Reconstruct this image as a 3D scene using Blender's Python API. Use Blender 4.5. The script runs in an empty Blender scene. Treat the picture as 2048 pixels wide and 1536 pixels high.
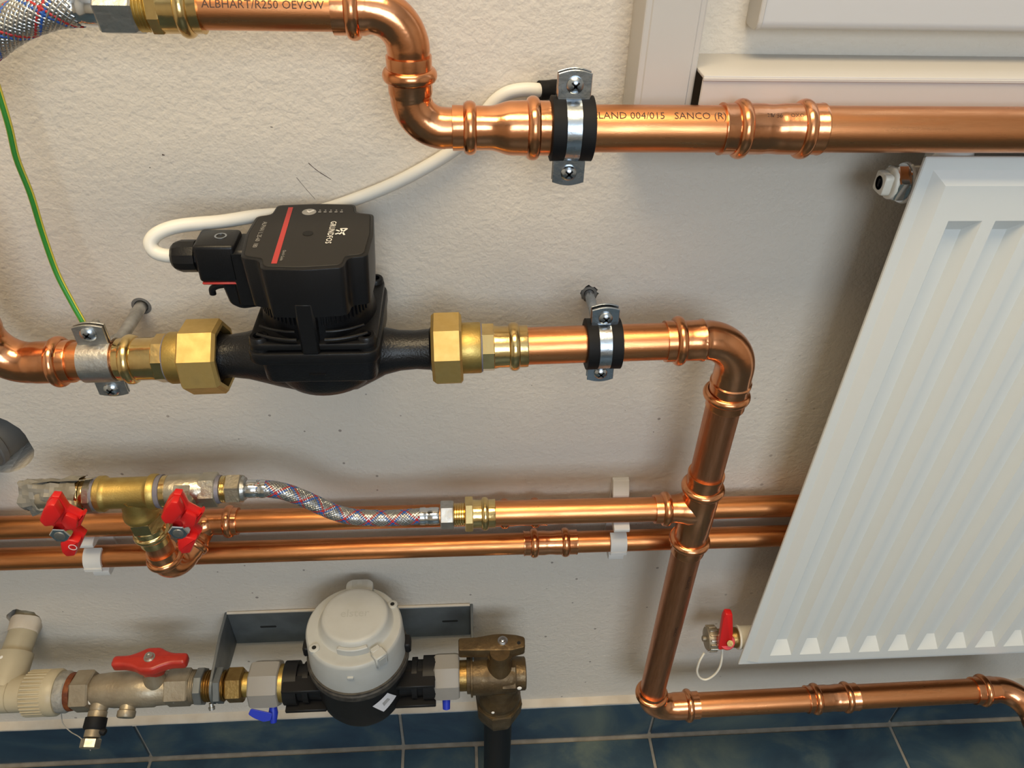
import bpy, bmesh, math, random
from mathutils import Vector, Matrix, noise
random.seed(7)
C = bpy.context.scene.collection
S = 0.001            # everything below is written in millimetres
PI = math.pi

# ------------------------------------------------------------------ camera
def set_camera():
    f, pit, yaw, rol = 1536.53, 0.66563977, 0.08030623, 0.03266871
    F = Vector((math.sin(yaw)*math.cos(pit), math.cos(yaw)*math.cos(pit), -math.sin(pit)))
    R0 = Vector((math.cos(yaw), -math.sin(yaw), 0)); U0 = R0.cross(F)
    R = math.cos(rol)*R0 + math.sin(rol)*U0; U = -math.sin(rol)*R0 + math.cos(rol)*U0
    cam = bpy.data.cameras.new('camera'); cam.sensor_width = 36; cam.lens = 36*f/2048
    cam.clip_start = 0.01
    o = bpy.data.objects.new('camera', cam); C.objects.link(o)
    o.matrix_world = Matrix(((R.x, U.x, -F.x, 0), (R.y, U.y, -F.y, -0.53178), (R.z, U.z, -F.z, 1.03195), (0, 0, 0, 1)))
    bpy.context.scene.camera = o
set_camera()

# ------------------------------------------------------------------ world, lights, exposure
sc = bpy.context.scene
sc.view_settings.view_transform = 'Standard'; sc.view_settings.look = 'None'
sc.view_settings.gamma = 1; sc.view_settings.use_curve_mapping = False
sc.view_settings.exposure = 0.0
W = bpy.data.worlds.new('world'); sc.world = W; W.use_nodes = True
W.node_tree.nodes['Background'].inputs[0].default_value = (0.72, 0.85, 1.0, 1)
W.node_tree.nodes['Background'].inputs[1].default_value = 1.5

def area(name, loc, rot, sx, sy, power, col):
    l = bpy.data.lights.new(name, 'AREA'); l.shape = 'RECTANGLE'; l.size = sx; l.size_y = sy
    l.energy = power; l.color = col
    o = bpy.data.objects.new(name, l); C.objects.link(o); o.location = loc; o.rotation_euler = rot
    return o
# long ceiling lamp, warm, above the photographer
area('ceiling_lamp_light', (-0.15, -0.60, 2.335), (0, 0, 0), 1.2, 0.60, 30.0, (1.0, 0.78, 0.47))
# daylight through the window in the wall behind the photographer
area('daylight', (0.40, -2.56, 1.72), (math.radians(90), 0, 0), 1.4, 1.1, 27.5, (0.77, 0.89, 1.0))

# ------------------------------------------------------------------ materials
MAT = {}
def mat(name, col, metal=0.0, rough=0.5, col2=None, nscale=20, bump=0.0, bscale=60, rvar=0.0, stretch=None,
        spec=0.5, trans=0.0, emit=None, detail=4, ramp=(0.35, 0.65), coat=0.0, bdist=0.001):
    m = bpy.data.materials.new(name); m.use_nodes = True
    nt = m.node_tree; b = nt.nodes['Principled BSDF']
    b.inputs['Base Color'].default_value = (*col, 1); b.inputs['Metallic'].default_value = metal
    b.inputs['Roughness'].default_value = rough
    b.inputs['Specular IOR Level'].default_value = spec
    if trans: b.inputs['Transmission Weight'].default_value = trans
    if coat: b.inputs['Coat Weight'].default_value = coat; b.inputs['Coat Roughness'].default_value = 0.1
    if emit: b.inputs['Emission Color'].default_value = (*emit[0], 1); b.inputs['Emission Strength'].default_value = emit[1]
    tc = nt.nodes.new('ShaderNodeTexCoord'); mp = nt.nodes.new('ShaderNodeMapping')
    nt.links.new(tc.outputs['Object'], mp.inputs['Vector'])
    if stretch: mp.inputs['Scale'].default_value = stretch
    if col2 or rvar:
        n = nt.nodes.new('ShaderNodeTexNoise'); n.inputs['Scale'].default_value = nscale; n.inputs['Detail'].default_value = detail
        nt.links.new(mp.outputs['Vector'], n.inputs['Vector'])
        r = nt.nodes.new('ShaderNodeMapRange'); r.inputs[1].default_value = ramp[0]; r.inputs[2].default_value = ramp[1]
        nt.links.new(n.outputs['Fac'], r.inputs[0])
        if col2:
            mx = nt.nodes.new('ShaderNodeMix'); mx.data_type = 'RGBA'
            mx.inputs[6].default_value = (*col, 1); mx.inputs[7].default_value = (*col2, 1)
            nt.links.new(r.outputs[0], mx.inputs[0]); nt.links.new(mx.outputs[2], b.inputs['Base Color'])
        if rvar:
            r2 = nt.nodes.new('ShaderNodeMapRange'); r2.inputs[1].default_value = 0.3; r2.inputs[2].default_value = 0.7
            r2.inputs[3].default_value = max(0.03, rough-rvar); r2.inputs[4].default_value = rough+rvar
            nt.links.new(n.outputs['Fac'], r2.inputs[0]); nt.links.new(r2.outputs[0], b.inputs['Roughness'])
    if bump:
        n2 = nt.nodes.new('ShaderNodeTexNoise'); n2.inputs['Scale'].default_value = bscale; n2.inputs['Detail'].default_value = 3
        nt.links.new(mp.outputs['Vector'] if stretch else tc.outputs['Object'], n2.inputs['Vector'])
        bp = nt.nodes.new('ShaderNodeBump'); bp.inputs['Strength'].default_value = bump; bp.inputs['Distance'].default_value = bdist
        nt.links.new(n2.outputs['Fac'], bp.inputs['Height']); nt.links.new(bp.outputs['Normal'], b.inputs['Normal'])
    MAT[name] = m
    return m

mat('copper_x', (0.76, 0.325, 0.135), 1, 0.31, (0.62, 0.245, 0.095), 6, 0.12, 60, 0.05, (6, 60, 60), bdist=0.0004)
mat('copper_z', (0.66, 0.29, 0.145), 1, 0.36, (0.52, 0.215, 0.10), 6, 0.12, 60, 0.05, (60, 60, 6), bdist=0.0004)
mat('copper_fit', (0.80, 0.36, 0.175), 1, 0.21, (0.68, 0.275, 0.115), 45, 0.30, 95, 0.05, bdist=0.0008)
mat('copper_old', (0.72, 0.30, 0.115), 1, 0.33, (0.56, 0.215, 0.075), 7, 0.12, 50, 0.06, (6, 60, 60), bdist=0.0004)
mat('brass_nut', (0.66, 0.475, 0.185), 1, 0.54, (0.60, 0.425, 0.155), 120, 0.05, 400, 0.04)
mat('brass_press', (0.80, 0.60, 0.27), 1, 0.20, (0.62, 0.42, 0.17), 60, 0.25, 120, 0.06)
mat('brass_cast', (0.56, 0.40, 0.13), 1, 0.46, (0.45, 0.31, 0.095), 90, 0.12, 700, 0.05)
mat('brass_dark', (0.40, 0.26, 0.09), 1, 0.38, (0.27, 0.16, 0.055), 60, 0.3, 300, 0.08)
mat('bronze', (0.135, 0.09, 0.042), 0.6, 0.44, (0.075, 0.048, 0.022), 70, 0.5, 260, 0.12)
mat('nickel', (0.58, 0.53, 0.43), 1, 0.36, (0.46, 0.41, 0.32), 60, 0.3, 350, 0.08)
mat('nickel_dull', (0.36, 0.31, 0.23), 0.6, 0.46, (0.25, 0.205, 0.145), 40, 0.3, 300, 0.08)
mat('zinc', (0.52, 0.56, 0.60), 1, 0.26, (0.38, 0.42, 0.46), 80, 0.2, 200, 0.08)
mat('zinc_dull', (0.60, 0.59, 0.56), 1, 0.42, (0.38, 0.37, 0.35), 90, 0.3, 300, 0.08)
mat('chrome', (0.72, 0.73, 0.74), 1, 0.12)
mat('steel_wire', (0.46, 0.455, 0.44), 1, 0.36)
mat('thread_blue', (0.02, 0.09, 0.36), 0, 0.5)
mat('thread_red', (0.42, 0.02, 0.02), 0, 0.5)
mat('rubber', (0.006, 0.006, 0.007), 0, 0.62, spec=0.22)
mat('hose_core', (0.10, 0.10, 0.10), 0, 0.6)
mat('gap_dark', (0.006, 0.006, 0.006), 0, 0.9)
mat('black_cast', (0.006, 0.006, 0.007), 0, 0.34, bump=0.5, bscale=700, bdist=0.0006, spec=0.38)
mat('black_plastic', (0.006, 0.006, 0.007), 0, 0.36, bump=0.1, bscale=900, spec=0.32)
mat('black_cover', (0.017, 0.015, 0.013), 0, 0.5, spec=0.3)
mat('print_white', (0.78, 0.76, 0.72), 0, 0.6)
mat('print_grey', (0.30, 0.29, 0.27), 0, 0.6)
mat('print_dark', (0.07, 0.035, 0.022), 0.3, 0.6)
mat('stripe_red', (0.42, 0.035, 0.03), 0, 0.45)
mat('red_plastic', (0.62, 0.013, 0.012), 0, 0.33)
mat('red_paint', (0.42, 0.030, 0.018), 0, 0.33, (0.34, 0.022, 0.013), 80, 0.15, 150)
mat('white_cable', (0.70, 0.68, 0.62), 0, 0.45)
mat('wire_green', (0.025, 0.22, 0.025), 0, 0.4)
mat('wire_yellow', (0.55, 0.45, 0.05), 0, 0.4)
mat('pvc_white', (0.51, 0.49, 0.465), 0, 0.38)
mat('sill_white', (0.54, 0.545, 0.555), 0, 0.32)
mat('clip_white', (0.70, 0.68, 0.64), 0, 0.5)
mat('rad_white', (0.71, 0.725, 0.705), 0, 0.33)
mat('cap_cream', (0.72, 0.69, 0.60), 0, 0.4)
mat('grey_pvc', (0.15, 0.147, 0.14), 0, 0.42)
mat('pipe_beige', (0.44, 0.385, 0.27), 0, 0.42, (0.39, 0.335, 0.23), 30)
mat('rust', (0.20, 0.055, 0.012), 0.2, 0.6, (0.09, 0.02, 0.006), 180)
mat('sealant', (0.19, 0.18, 0.205), 0.2, 0.5, (0.17, 0.16, 0.20), 200)
mat('hemp', (0.33, 0.32, 0.29), 0.2, 0.6, (0.22, 0.215, 0.20), 150, 0.6, 300)
mat('meter_grey', (0.42, 0.435, 0.43), 0, 0.45, (0.395, 0.405, 0.395), 60)
mat('meter_mark', (0.36, 0.37, 0.36), 0, 0.5)
mat('meter_black', (0.007, 0.007, 0.008), 0, 0.5, spec=0.3)
mat('meter_ring', (0.055, 0.05, 0.042), 0, 0.6, (0.025, 0.022, 0.02), 160, 0.5, 250)
mat('nut_clear', (0.36, 0.345, 0.325), 0, 0.30, trans=0.3)
mat('tag_blue', (0.010, 0.030, 0.42), 0, 0.4)
mat('bracket_grey', (0.17, 0.185, 0.19), 0.5, 0.45, (0.12, 0.13, 0.135), 30, rvar=0.08)
mat('pe_black', (0.005, 0.006, 0.008), 0, 0.4, spec=0.3)
mat('duct_tape', (0.235, 0.22, 0.185), 0.0, 0.42, (0.185, 0.172, 0.145), 60, 0.2, 120)
mat('paper_white', (0.72, 0.72, 0.76), 0, 0.5)
mat('grout', (0.30, 0.275, 0.235), 0, 0.85, (0.22, 0.20, 0.17), 60, 0.4, 200)
mat('ledge_paint', (0.64, 0.57, 0.47), 0, 0.7, (0.54, 0.46, 0.36), 25, 0.5, 120)
mat('room_paint', (0.62, 0.58, 0.52), 0, 0.8)
mat('ceiling_paint', (0.75, 0.74, 0.72), 0, 0.8)
mat('lamp_glass', (0.9, 0.88, 0.84), 0, 0.4)

def glass_material():
    m = bpy.data.materials.new('window_glass'); m.use_nodes = True; nt = m.node_tree
    for n in list(nt.nodes): nt.nodes.remove(n)
    o = nt.nodes.new('ShaderNodeOutputMaterial'); t = nt.nodes.new('ShaderNodeBsdfTransparent'); g = nt.nodes.new('ShaderNodeBsdfGlossy')
    g.inputs['Roughness'].default_value = 0.02; x = nt.nodes.new('ShaderNodeMixShader'); x.inputs[0].default_value = 0.08
    nt.links.new(t.outputs[0], x.inputs[1]); nt.links.new(g.outputs[0], x.inputs[2]); nt.links.new(x.outputs[0], o.inputs[0])
    MAT['window_glass'] = m
glass_material()

def plaster_material():
    m = bpy.data.materials.new('plaster'); m.use_nodes = True; nt = m.node_tree; b = nt.nodes['Principled BSDF']
    L = nt.links.new; N = nt.nodes.new
    b.inputs['Roughness'].default_value = 0.55; b.inputs['Specular IOR Level'].default_value = 0.35
    tc = N('ShaderNodeTexCoord')
    n1 = N('ShaderNodeTexNoise'); n1.inputs['Scale'].default_value = 4; n1.inputs['Detail'].default_value = 5; L(tc.outputs['Object'], n1.inputs['Vector'])
    mx = N('ShaderNodeMix'); mx.data_type = 'RGBA'; mx.inputs[6].default_value = (0.63, 0.575, 0.50, 1); mx.inputs[7].default_value = (0.67, 0.62, 0.545, 1)
    L(n1.outputs['Fac'], mx.inputs[0])
    # small dirt specks, more of them low on the wall
    v = N('ShaderNodeTexVoronoi'); v.inputs['Scale'].default_value = 34; v.inputs['Randomness'].default_value = 1; v.voronoi_dimensions = '2D'
    s0 = N('ShaderNodeSeparateXYZ'); L(tc.outputs['Object'], s0.inputs[0]); c0 = N('ShaderNodeCombineXYZ'); L(s0.outputs['X'], c0.inputs['X']); L(s0.outputs['Z'], c0.inputs['Y']); L(c0.outputs[0], v.inputs['Vector'])
    rnd = N('ShaderNodeSeparateColor'); L(v.outputs['Color'], rnd.inputs[0])
    size = N('ShaderNodeMapRange'); size.inputs[1].default_value = 0.72; size.inputs[2].default_value = 1.0; size.inputs[3].default_value = -0.01; size.inputs[4].default_value = 0.060
    L(rnd.outputs[0], size.inputs[0])
    lt = N('ShaderNodeMath'); lt.operation = 'LESS_THAN'; L(v.outputs['Distance'], lt.inputs[0]); L(size.outputs[0], lt.inputs[1])
    sx = N('ShaderNodeSeparateXYZ'); L(tc.outputs['Object'], sx.inputs[0])
    zr = N('ShaderNodeMapRange'); zr.inputs[1].default_value = 0.72; zr.inputs[2].default_value = 0.56; zr.inputs[3].default_value = 0.0; zr.inputs[4].default_value = 0.75; L(sx.outputs['Z'], zr.inputs[0])
    xr = N('ShaderNodeMapRange'); xr.inputs[1].default_value = 0.12; xr.inputs[2].default_value = -0.1; xr.inputs[3].default_value = 0.15; xr.inputs[4].default_value = 1.0; L(sx.outputs['X'], xr.inputs[0])
    mm = N('ShaderNodeMath'); mm.operation = 'MULTIPLY'; L(lt.outputs[0], mm.inputs[0]); L(zr.outputs[0], mm.inputs[1])
    m2 = N('ShaderNodeMath'); m2.operation = 'MULTIPLY'; L(mm.outputs[0], m2.inputs[0]); L(xr.outputs[0], m2.inputs[1])
    mx2 = N('ShaderNodeMix'); mx2.data_type = 'RGBA'; mx2.inputs[7].default_value = (0.20, 0.17, 0.15, 1)
    L(m2.outputs[0], mx2.inputs[0]); L(mx.outputs[2], mx2.inputs[6]); L(mx2.outputs[2], b.inputs['Base Color'])
    # roller texture
    n2 = N('ShaderNodeTexNoise'); n2.inputs['Scale'].default_value = 290; n2.inputs['Detail'].default_value = 3; L(tc.outputs['Object'], n2.inputs['Vector'])
    n3 = N('ShaderNodeTexNoise'); n3.inputs['Scale'].default_value = 80; n3.inputs['Detail'].default_value = 3; L(tc.outputs['Object'], n3.inputs['Vector'])
    ad = N('ShaderNodeMath'); ad.operation = 'MULTIPLY_ADD'; ad.inputs[1].default_value = 0.9; L(n3.outputs['Fac'], ad.inputs[0]); L(n2.outputs['Fac'], ad.inputs[2])
    bp = N('ShaderNodeBump'); bp.inputs['Strength'].default_value = 0.48; bp.inputs['Distance'].default_value = 0.0015
    L(ad.outputs[0], bp.inputs['Height']); L(bp.outputs['Normal'], b.inputs['Normal'])
    MAT['plaster'] = m
plaster_material()

def tile_material():
    m = bpy.data.materials.new('tile_blue'); m.use_nodes = True; nt = m.node_tree; b = nt.nodes['Principled BSDF']
    L = nt.links.new; N = nt.nodes.new
    b.inputs['Roughness'].default_value = 0.38
    tc = N('ShaderNodeTexCoord'); oi = N('ShaderNodeObjectInfo')
    add = N('ShaderNodeVectorMath'); add.operation = 'ADD'; L(tc.outputs['Object'], add.inputs[0])
    sc_ = N('ShaderNodeVectorMath'); sc_.operation = 'SCALE'; sc_.inputs['Scale'].default_value = 1.0; L(oi.outputs['Location'], sc_.inputs[0]); L(sc_.outputs[0], add.inputs[1])
    n = N('ShaderNodeTexNoise'); n.inputs['Scale'].default_value = 9; n.inputs['Detail'].default_value = 8; n.inputs['Roughness'].default_value = 0.62; n.inputs['Distortion'].default_value = 0.6
    L(add.outputs[0], n.inputs['Vector'])
    cr = N('ShaderNodeValToRGB'); L(n.outputs['Fac'], cr.inputs[0])
    e = cr.color_ramp.elements; e[0].position = 0.30; e[0].color = (0.014, 0.030, 0.056, 1); e[1].position = 0.72; e[1].color = (0.105, 0.135, 0.120, 1)
    k = cr.color_ramp.elements.new(0.50); k.color = (0.030, 0.062, 0.092, 1)
    L(cr.outputs[0], b.inputs['Base Color'])
    bp = N('ShaderNodeBump'); bp.inputs['Strength'].default_value = 0.25; bp.inputs['Distance'].default_value = 0.001
    L(n.outputs['Fac'], bp.inputs['Height']); L(bp.outputs['Normal'], b.inputs['Normal'])
    MAT['tile_blue'] = m
tile_material()

# ------------------------------------------------------------------ mesh helpers
ORIGIN = {}
def V(*a): return Vector(a)

class MB:
    def __init__(s): s.v = []; s.f = []
    def add(s, vs, fs):
        n = len(s.v); s.v += [Vector(p) for p in vs]; s.f += [tuple(i+n for i in f) for f in fs]; return s
    def bm(s, b):
        b.verts.index_update(); b.verts.ensure_lookup_table()
        s.add([v.co.copy() for v in b.verts], [[v.index for v in f.verts] for f in b.faces]); b.free(); return s
    # swept rings: st = list of (position, tangent, radius)
    def sweep(s, st, n=32, cap0=True, cap1=True, phase=0.0, ref=None, jit=None):
        prev = None; rings = []
        for k, (p, t, r) in enumerate(st):
            t = t.normalized()
            if prev is None:
                a = ref if ref is not None else (V(0,0,1) if abs(t.z) < 0.9 else V(0,-1,0))
                nrm = (a - t*a.dot(t)).normalized()
            else:
                nrm = (prev - t*prev.dot(t)).normalized()
            prev = nrm; bn = t.cross(nrm)
            ring = []
            for i in range(n):
                an = 2*PI*i/n + phase
                rr = r if jit is None else r*jit(k, an)
                ring.append(p + nrm*(rr*math.cos(an)) + bn*(rr*math.sin(an)))
            rings.append(ring)
        vs = [q for r in rings for q in r]; fs = []
        for k in range(len(rings)-1):
            for i in range(n):
                j = (i+1) % n
                fs.append((k*n+i, k*n+j, (k+1)*n+j, (k+1)*n+i))
        if cap0: fs.append(tuple(reversed(range(n))))
        if cap1: fs.append(tuple(range((len(rings)-1)*n, len(rings)*n)))
        return s.add(vs, fs)
    def lathe(s, p, d, prof, n=32, **k):
        d = d.normalized()
        return s.sweep([(p+d*t, d, max(r, 0.02)) for t, r in prof], n, **k)
    def box(s, x0, x1, y0, y1, z0, z1, bev=0.0, seg=1):
        b = bmesh.new(); bmesh.ops.create_cube(b, size=1)
        for v in b.verts: v.co = V((x0+x1)/2+v.co.x*(x1-x0), (y0+y1)/2+v.co.y*(y1-y0), (z0+z1)/2+v.co.z*(z1-z0))
        if bev: bmesh.ops.bevel(b, geom=list(b.edges), offset=bev, segments=seg, affect='EDGES', profile=0.5)
        return s.bm(b)
    # polygon in a plane, extruded along normal: points are (u, v)
    def prism(s, pts, o, eu, ev, ew, depth, bev=0.0, seg=1, only_top=False, taper=1.0):
        b = bmesh.new(); cu = sum(p[0] for p in pts)/len(pts); cv = sum(p[1] for p in pts)/len(pts)
        lo = [b.verts.new(o+eu*(cu+(p[0]-cu)*taper)+ev*(cv+(p[1]-cv)*taper)) for p in pts]
        hi = [b.verts.new(o+eu*p[0]+ev*p[1]+ew*depth) for p in pts]
        n = len(pts); top = b.faces.new(hi); b.faces.new(list(reversed(lo)))
        for i in range(n): b.faces.new((lo[i], lo[(i+1) % n], hi[(i+1) % n], hi[i]))
        bmesh.ops.recalc_face_normals(b, faces=list(b.faces))
        if bev:
            es = [e for e in b.edges if (e.verts[0] in hi) == (e.verts[1] in hi) and (not only_top or e.verts[0] in hi)]
            bmesh.ops.bevel(b, geom=es, offset=bev, segments=seg, affect='EDGES', profile=0.5)
        return s.bm(b)
    def tube(s, pts, r, n=12, sub=6, **k):
        return s.sweep([(p, t, r) for p, t in spline(pts, sub)], n, **k)
    def move(s, M):
        s.v = [M @ p for p in s.v]; return s

def spline(pts, sub=8):
    P = [Vector(p) for p in pts]; P = [P[0]*2-P[1]] + P + [P[-1]*2-P[-2]]; out = []
    for i in range(1, len(P)-2):
        a, b, c, d = P[i-1:i+3]
        for k in range(sub):
            t = k/sub
            q = 0.5*((2*b)+(c-a)*t+(2*a-5*b+4*c-d)*t*t+(3*b-a-3*c+d)*t**3)
            dq = 0.5*((c-a)+2*(2*a-5*b+4*c-d)*t+3*(3*b-a-3*c+d)*t*t)
            out.append((q, dq.normalized()))
    out.append((P[-2], (P[-2]-P[-3]).normalized()))
    return out

def arc(st, p, d0, d1, R, r, n=14):
    """bend from direction d0 at p to direction d1; returns end point"""
    d0 = d0.normalized(); d1 = d1.normalized(); ang = d0.angle(d1)
    w = (d1 - d0*d1.dot(d0)).normalized(); c = p + w*R
    for k in range(n+1):
        a = ang*k/n
        pos = c - w*(R*math.cos(a)) + d0*(R*math.sin(a))
        st.append((pos, d0*math.cos(a)+w*math.sin(a), r))
    return st[-1][0]
def line(st, p, d, prof):
    d = d.normalized()
    for t, r in prof: st.append((p+d*t, d, r))
    return st[-1][0]
def beadp(tc, r, h=3.0, w=4.0, n=8):
    return [(tc-w*math.cos(PI*k/n), r+h*math.sin(PI*k/n)) for k in range(n+1)]
def round_poly(pts, r, n=5):
    out = []; m = len(pts)
    for i in range(m):
        p = V(*pts[i], 0); a = V(*pts[i-1], 0); b = V(*pts[(i+1) % m], 0)
        da = a-p; db = b-p; rr = min(r, da.length*0.45, db.length*0.45)
        q0 = p+da.normalized()*rr; q1 = p+db.normalized()*rr
        for k in range(n+1):
            t = k/n; q = q0*(1-t)**2 + p*2*t*(1-t) + q1*t*t; out.append((q.x, q.y))
    return out

def finish(name, mb, m, parent, smooth):
    me = bpy.data.meshes.new(name)
    if parent is not None and parent.name in ORIGIN: o0 = ORIGIN[parent.name]
    else:
        xs = [p.x for p in mb.v]; ys = [p.y for p in mb.v]; zs = [p.z for p in mb.v]
        o0 = V((min(xs)+max(xs))/2, (min(ys)+max(ys))/2, min(zs))
    me.from_pydata([(p-o0)*S for p in mb.v], [], mb.f)
    b = bmesh.new(); b.from_mesh(me); bmesh.ops.recalc_face_normals(b, faces=list(b.faces)); b.to_mesh(me); b.free()
    me.materials.append(MAT[m])
    if smooth:
        me.polygons.foreach_set('use_smooth', [True]*len(me.polygons)); me.set_sharp_from_angle(angle=math.radians(smooth))
    o = bpy.data.objects.new(name, me); C.objects.link(o)
    if parent is not None: o.parent = parent
    else: o.location = o0*S
    ORIGIN[o.name] = o0
    return o
def part(name, mb, m, parent, label=None, smooth=38):
    o = finish(name, mb, m, parent, smooth)
    if label: o['label'] = label
    return o
def solid(name, mb, m, label, cat, group=None, smooth=38):
    o = finish(name, mb, m, None, smooth); tag(o, label, cat, group); return o
def tag(o, label, cat, group=None):
    o['label'] = label; o['category'] = cat
    if group: o['group'] = group
def thing(name, label, cat, loc, group=None):
    o = bpy.data.objects.new(name, None); C.objects.link(o); o.empty_display_size = 0.02
    o.location = Vector(loc)*S; ORIGIN[o.name] = Vector(loc); tag(o, label, cat, group); return o
def struct(name, mb, m, parent=None, smooth=0):
    o = finish(name, mb, m, parent, smooth)
    if parent is None: o['kind'] = 'structure'
    return o

def text_mb(s, size, o, eu, ev, ew, align='CENTER', bold=0.0, cyl=None, spacing=1.0, extr=0.0):
    """flat print. cyl=(axis_point, radius): text runs along eu and wraps round the cylinder about eu"""
    cu = bpy.data.curves.new('txt', 'FONT'); cu.body = s; cu.size = size; cu.align_x = align; cu.align_y = 'CENTER'
    cu.offset = bold; cu.space_character = spacing; cu.resolution_u = 2; cu.extrude = extr
    ob = bpy.data.objects.new('txt', cu); C.objects.link(ob)
    dg = bpy.context.evaluated_depsgraph_get(); me = bpy.data.meshes.new_from_object(ob.evaluated_get(dg))
    bpy.data.objects.remove(ob); bpy.data.curves.remove(cu)
    b = bmesh.new(); b.from_mesh(me); bpy.data.meshes.remove(me)
    mb = MB()
    if cyl:
        k = -size
        while k < size:
            bmesh.ops.bisect_plane(b, geom=list(b.verts)+list(b.edges)+list(b.faces), plane_co=(0, k, 0), plane_no=(0, 1, 0)); k += size/6
        ax, r = cyl
        for v in b.verts:
            a = v.co.y/r
            v.co = ax + eu*v.co.x + ew*(r*math.cos(a)) + ev*(r*math.sin(a))
    else:
        for v in b.verts: v.co = o + eu*v.co.x + ev*v.co.y + ew*v.co.z
    return mb.bm(b)

X, Y, Z = V(1,0,0), V(0,1,0), V(0,0,1)
YP = -69.1

# ================================================================== THE SETTING
def ragged(cx, cz, r, k, seed, y0=-30, y1=60):
    rnd = random.Random(seed); n = 26
    pts = [(cx+(r+k*rnd.uniform(-1, 1))*math.cos(2*PI*i/n), cz+(r+k*rnd.uniform(-1, 1))*math.sin(2*PI*i/n)) for i in range(n)]
    return MB().prism(pts, V(0, y0, 0), X, Z, Y, y1-y0)
def build_wall():
    w = MB().box(-1600, 2200, 0, 120, 0, 2500)
    o = struct('wall_back', w, 'plaster')
    cut = [ragged(-252.9, 697.9, 6.6, 0.9, 1), ragged(103.2, 705.4, 7.2, 1.2, 2), ragged(-424, 556, 37.5, 2.2, 3),
           ragged(-483, 297, 17.5, 1.6, 4), ragged(67, 868, 5, 0.4, 5), MB().box(215, 1400, -30, 150, 1000, 2000)]
    me0 = o.data
    for c in cut:
        co = finish('cutter', c, 'plaster', None, 0)
        md = o.modifiers.new('b', 'BOOLEAN'); md.operation = 'DIFFERENCE'; md.solver = 'EXACT'; md.object = co
        dg = bpy.context.evaluated_depsgraph_get(); me = bpy.data.meshes.new_from_object(o.evaluated_get(dg))
        o.modifiers.clear(); o.data = me; bpy.data.objects.remove(co)
    o.data.name = 'wall_back'
build_wall()
struct('wall_left', MB().box(-1700, -1600, -2600, 120, 0, 2500), 'room_paint')
struct('wall_right', MB().box(2200, 2300, -2600, 120, 0, 2500), 'room_paint')
wf = MB(); wf.box(-1700, -350, -2700, -2600, 0, 2500); wf.box(1150, 2300, -2700, -2600, 0, 2500); wf.box(-350, 1150, -2700, -2600, 0, 1100); wf.box(-350, 1150, -2700, -2600, 2340, 2500)
struct('wall_front', wf, 'room_paint')
struct('ceiling', MB().box(-1700, 2300, -2700, 120, 2500, 2600), 'ceiling_paint')
flo = struct('floor', MB().box(-1700, 2300, -2700, 120, -40, -1.6), 'grout')

joints = [-422.0, -89.4, 247.7, 590.8]
JX = [-422-336*k for k in (3, 2, 1)] + joints + [590.8+338*k for k in (1, 2, 3, 4)]
tile_cache = {}
def floor_tile(x0, x1, y0, y1):
    key = (round(x1-x0), round(y1-y0))
    cx, cy = (x0+x1)/2, (y0+y1)/2
    if key not in tile_cache:
        mb = MB().box(cx-(x1-x0)/2+2, cx+(x1-x0)/2-2, cy-(y1-y0)/2+2, cy+(y1-y0)/2-2, -6, 0, 0.6)
        o0 = ORIGIN['floor']; me = bpy.data.meshes.new('tile')
        me.from_pydata([(p-V(cx, cy, 0))*S for p in mb.v], [], mb.f); me.materials.append(MAT['tile_blue']); tile_cache[key] = me
    o = bpy.data.objects.new('tile', tile_cache[key]); C.objects.link(o); o.parent = flo
    o.location = (V(cx, cy, 0)-ORIGIN['floor'])*S
for row in range(7):
    y1 = -13 - row*337; y0 = y1-337
    xs = list(JX)
    if row == 0: xs = sorted(xs+[9.0])
    for a, b_ in zip(xs[:-1], xs[1:]): floor_tile(a, b_, y0, y1)
# skirting: grout bed, tiles, painted ledge
bb = struct('baseboard_back', MB().box(-1600, 2200, -6.5, 0, -1.6, 81), 'grout')
for a, b_ in zip(JX[:-1], JX[1:]):
    part('tile', MB().box(a+2, b_-2, -10, -2, 2.5, 82, 0.6), 'tile_blue', bb, smooth=0)
lg = MB(); n = 160; xs = [-1600+3800*k/n for k in range(n+1)]
vs = []; fs = []
for k, x in enumerate(xs):
    q = noise.noise(V(x*0.012, 3, 1)); q2 = noise.noise(V(x*0.03, 7, 1))
    vs += [V(x, -9.6+0.5*q2, 81.0), V(x, -9.2+0.7*q2, 84+0.6*q), V(x, -3+1.0*q, 86+0.8*q2), V(x, 0.5, 88+1.5*q)]
for k in range(n):
    for j in range(3): fs.append((4*k+j, 4*k+4+j, 4*k+5+j, 4*k+1+j))
struct('trim_1', MB().add(vs, fs), 'ledge_paint', smooth=60)

# cable trunking, sill and window (upper right)
tr = struct('trim_2', MB().box(112.7, 150.5, -36, 0, 838, 1500, 1.2, 2), 'pvc_white')
part('lid', MB().box(116.5, 146.7, -36.8, -33, 838.5, 1499.5, 0.8), 'pvc_white', tr, smooth=0)
def trunk_h():
    x0, x1, y0, z0, z1, t = 151.2, 1500, -49.5, 846, 891.5, 1.8
    m = MB()
    m.box(x0, x1, y0, y0+t, z0, z1, 0.7); m.box(x0, x1, y0, -0.2, z0, z0+t, 0.5); m.box(x0, x1, -t, -0.2, z0, z1, 0.5)
    o = struct('trim_3', m, 'pvc_white')
    m2 = MB().box(x0, x1, y0-0.5, -0.3, z1-t, z1+0.4, 0.8, 2); m2.box(x0, x1, y0-0.9, y0+1.5, z1-3.0, z1-0.6, 0.5)
    part('lid', m2, 'pvc_white', o, smooth=30)
    m3 = MB().box(x0+30, x1-4, -20, -8, z0+2, z0+12, 2.5, 2)
    part('cable', m3, 'rubber', o)
trunk_h()
sill = MB()
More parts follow.
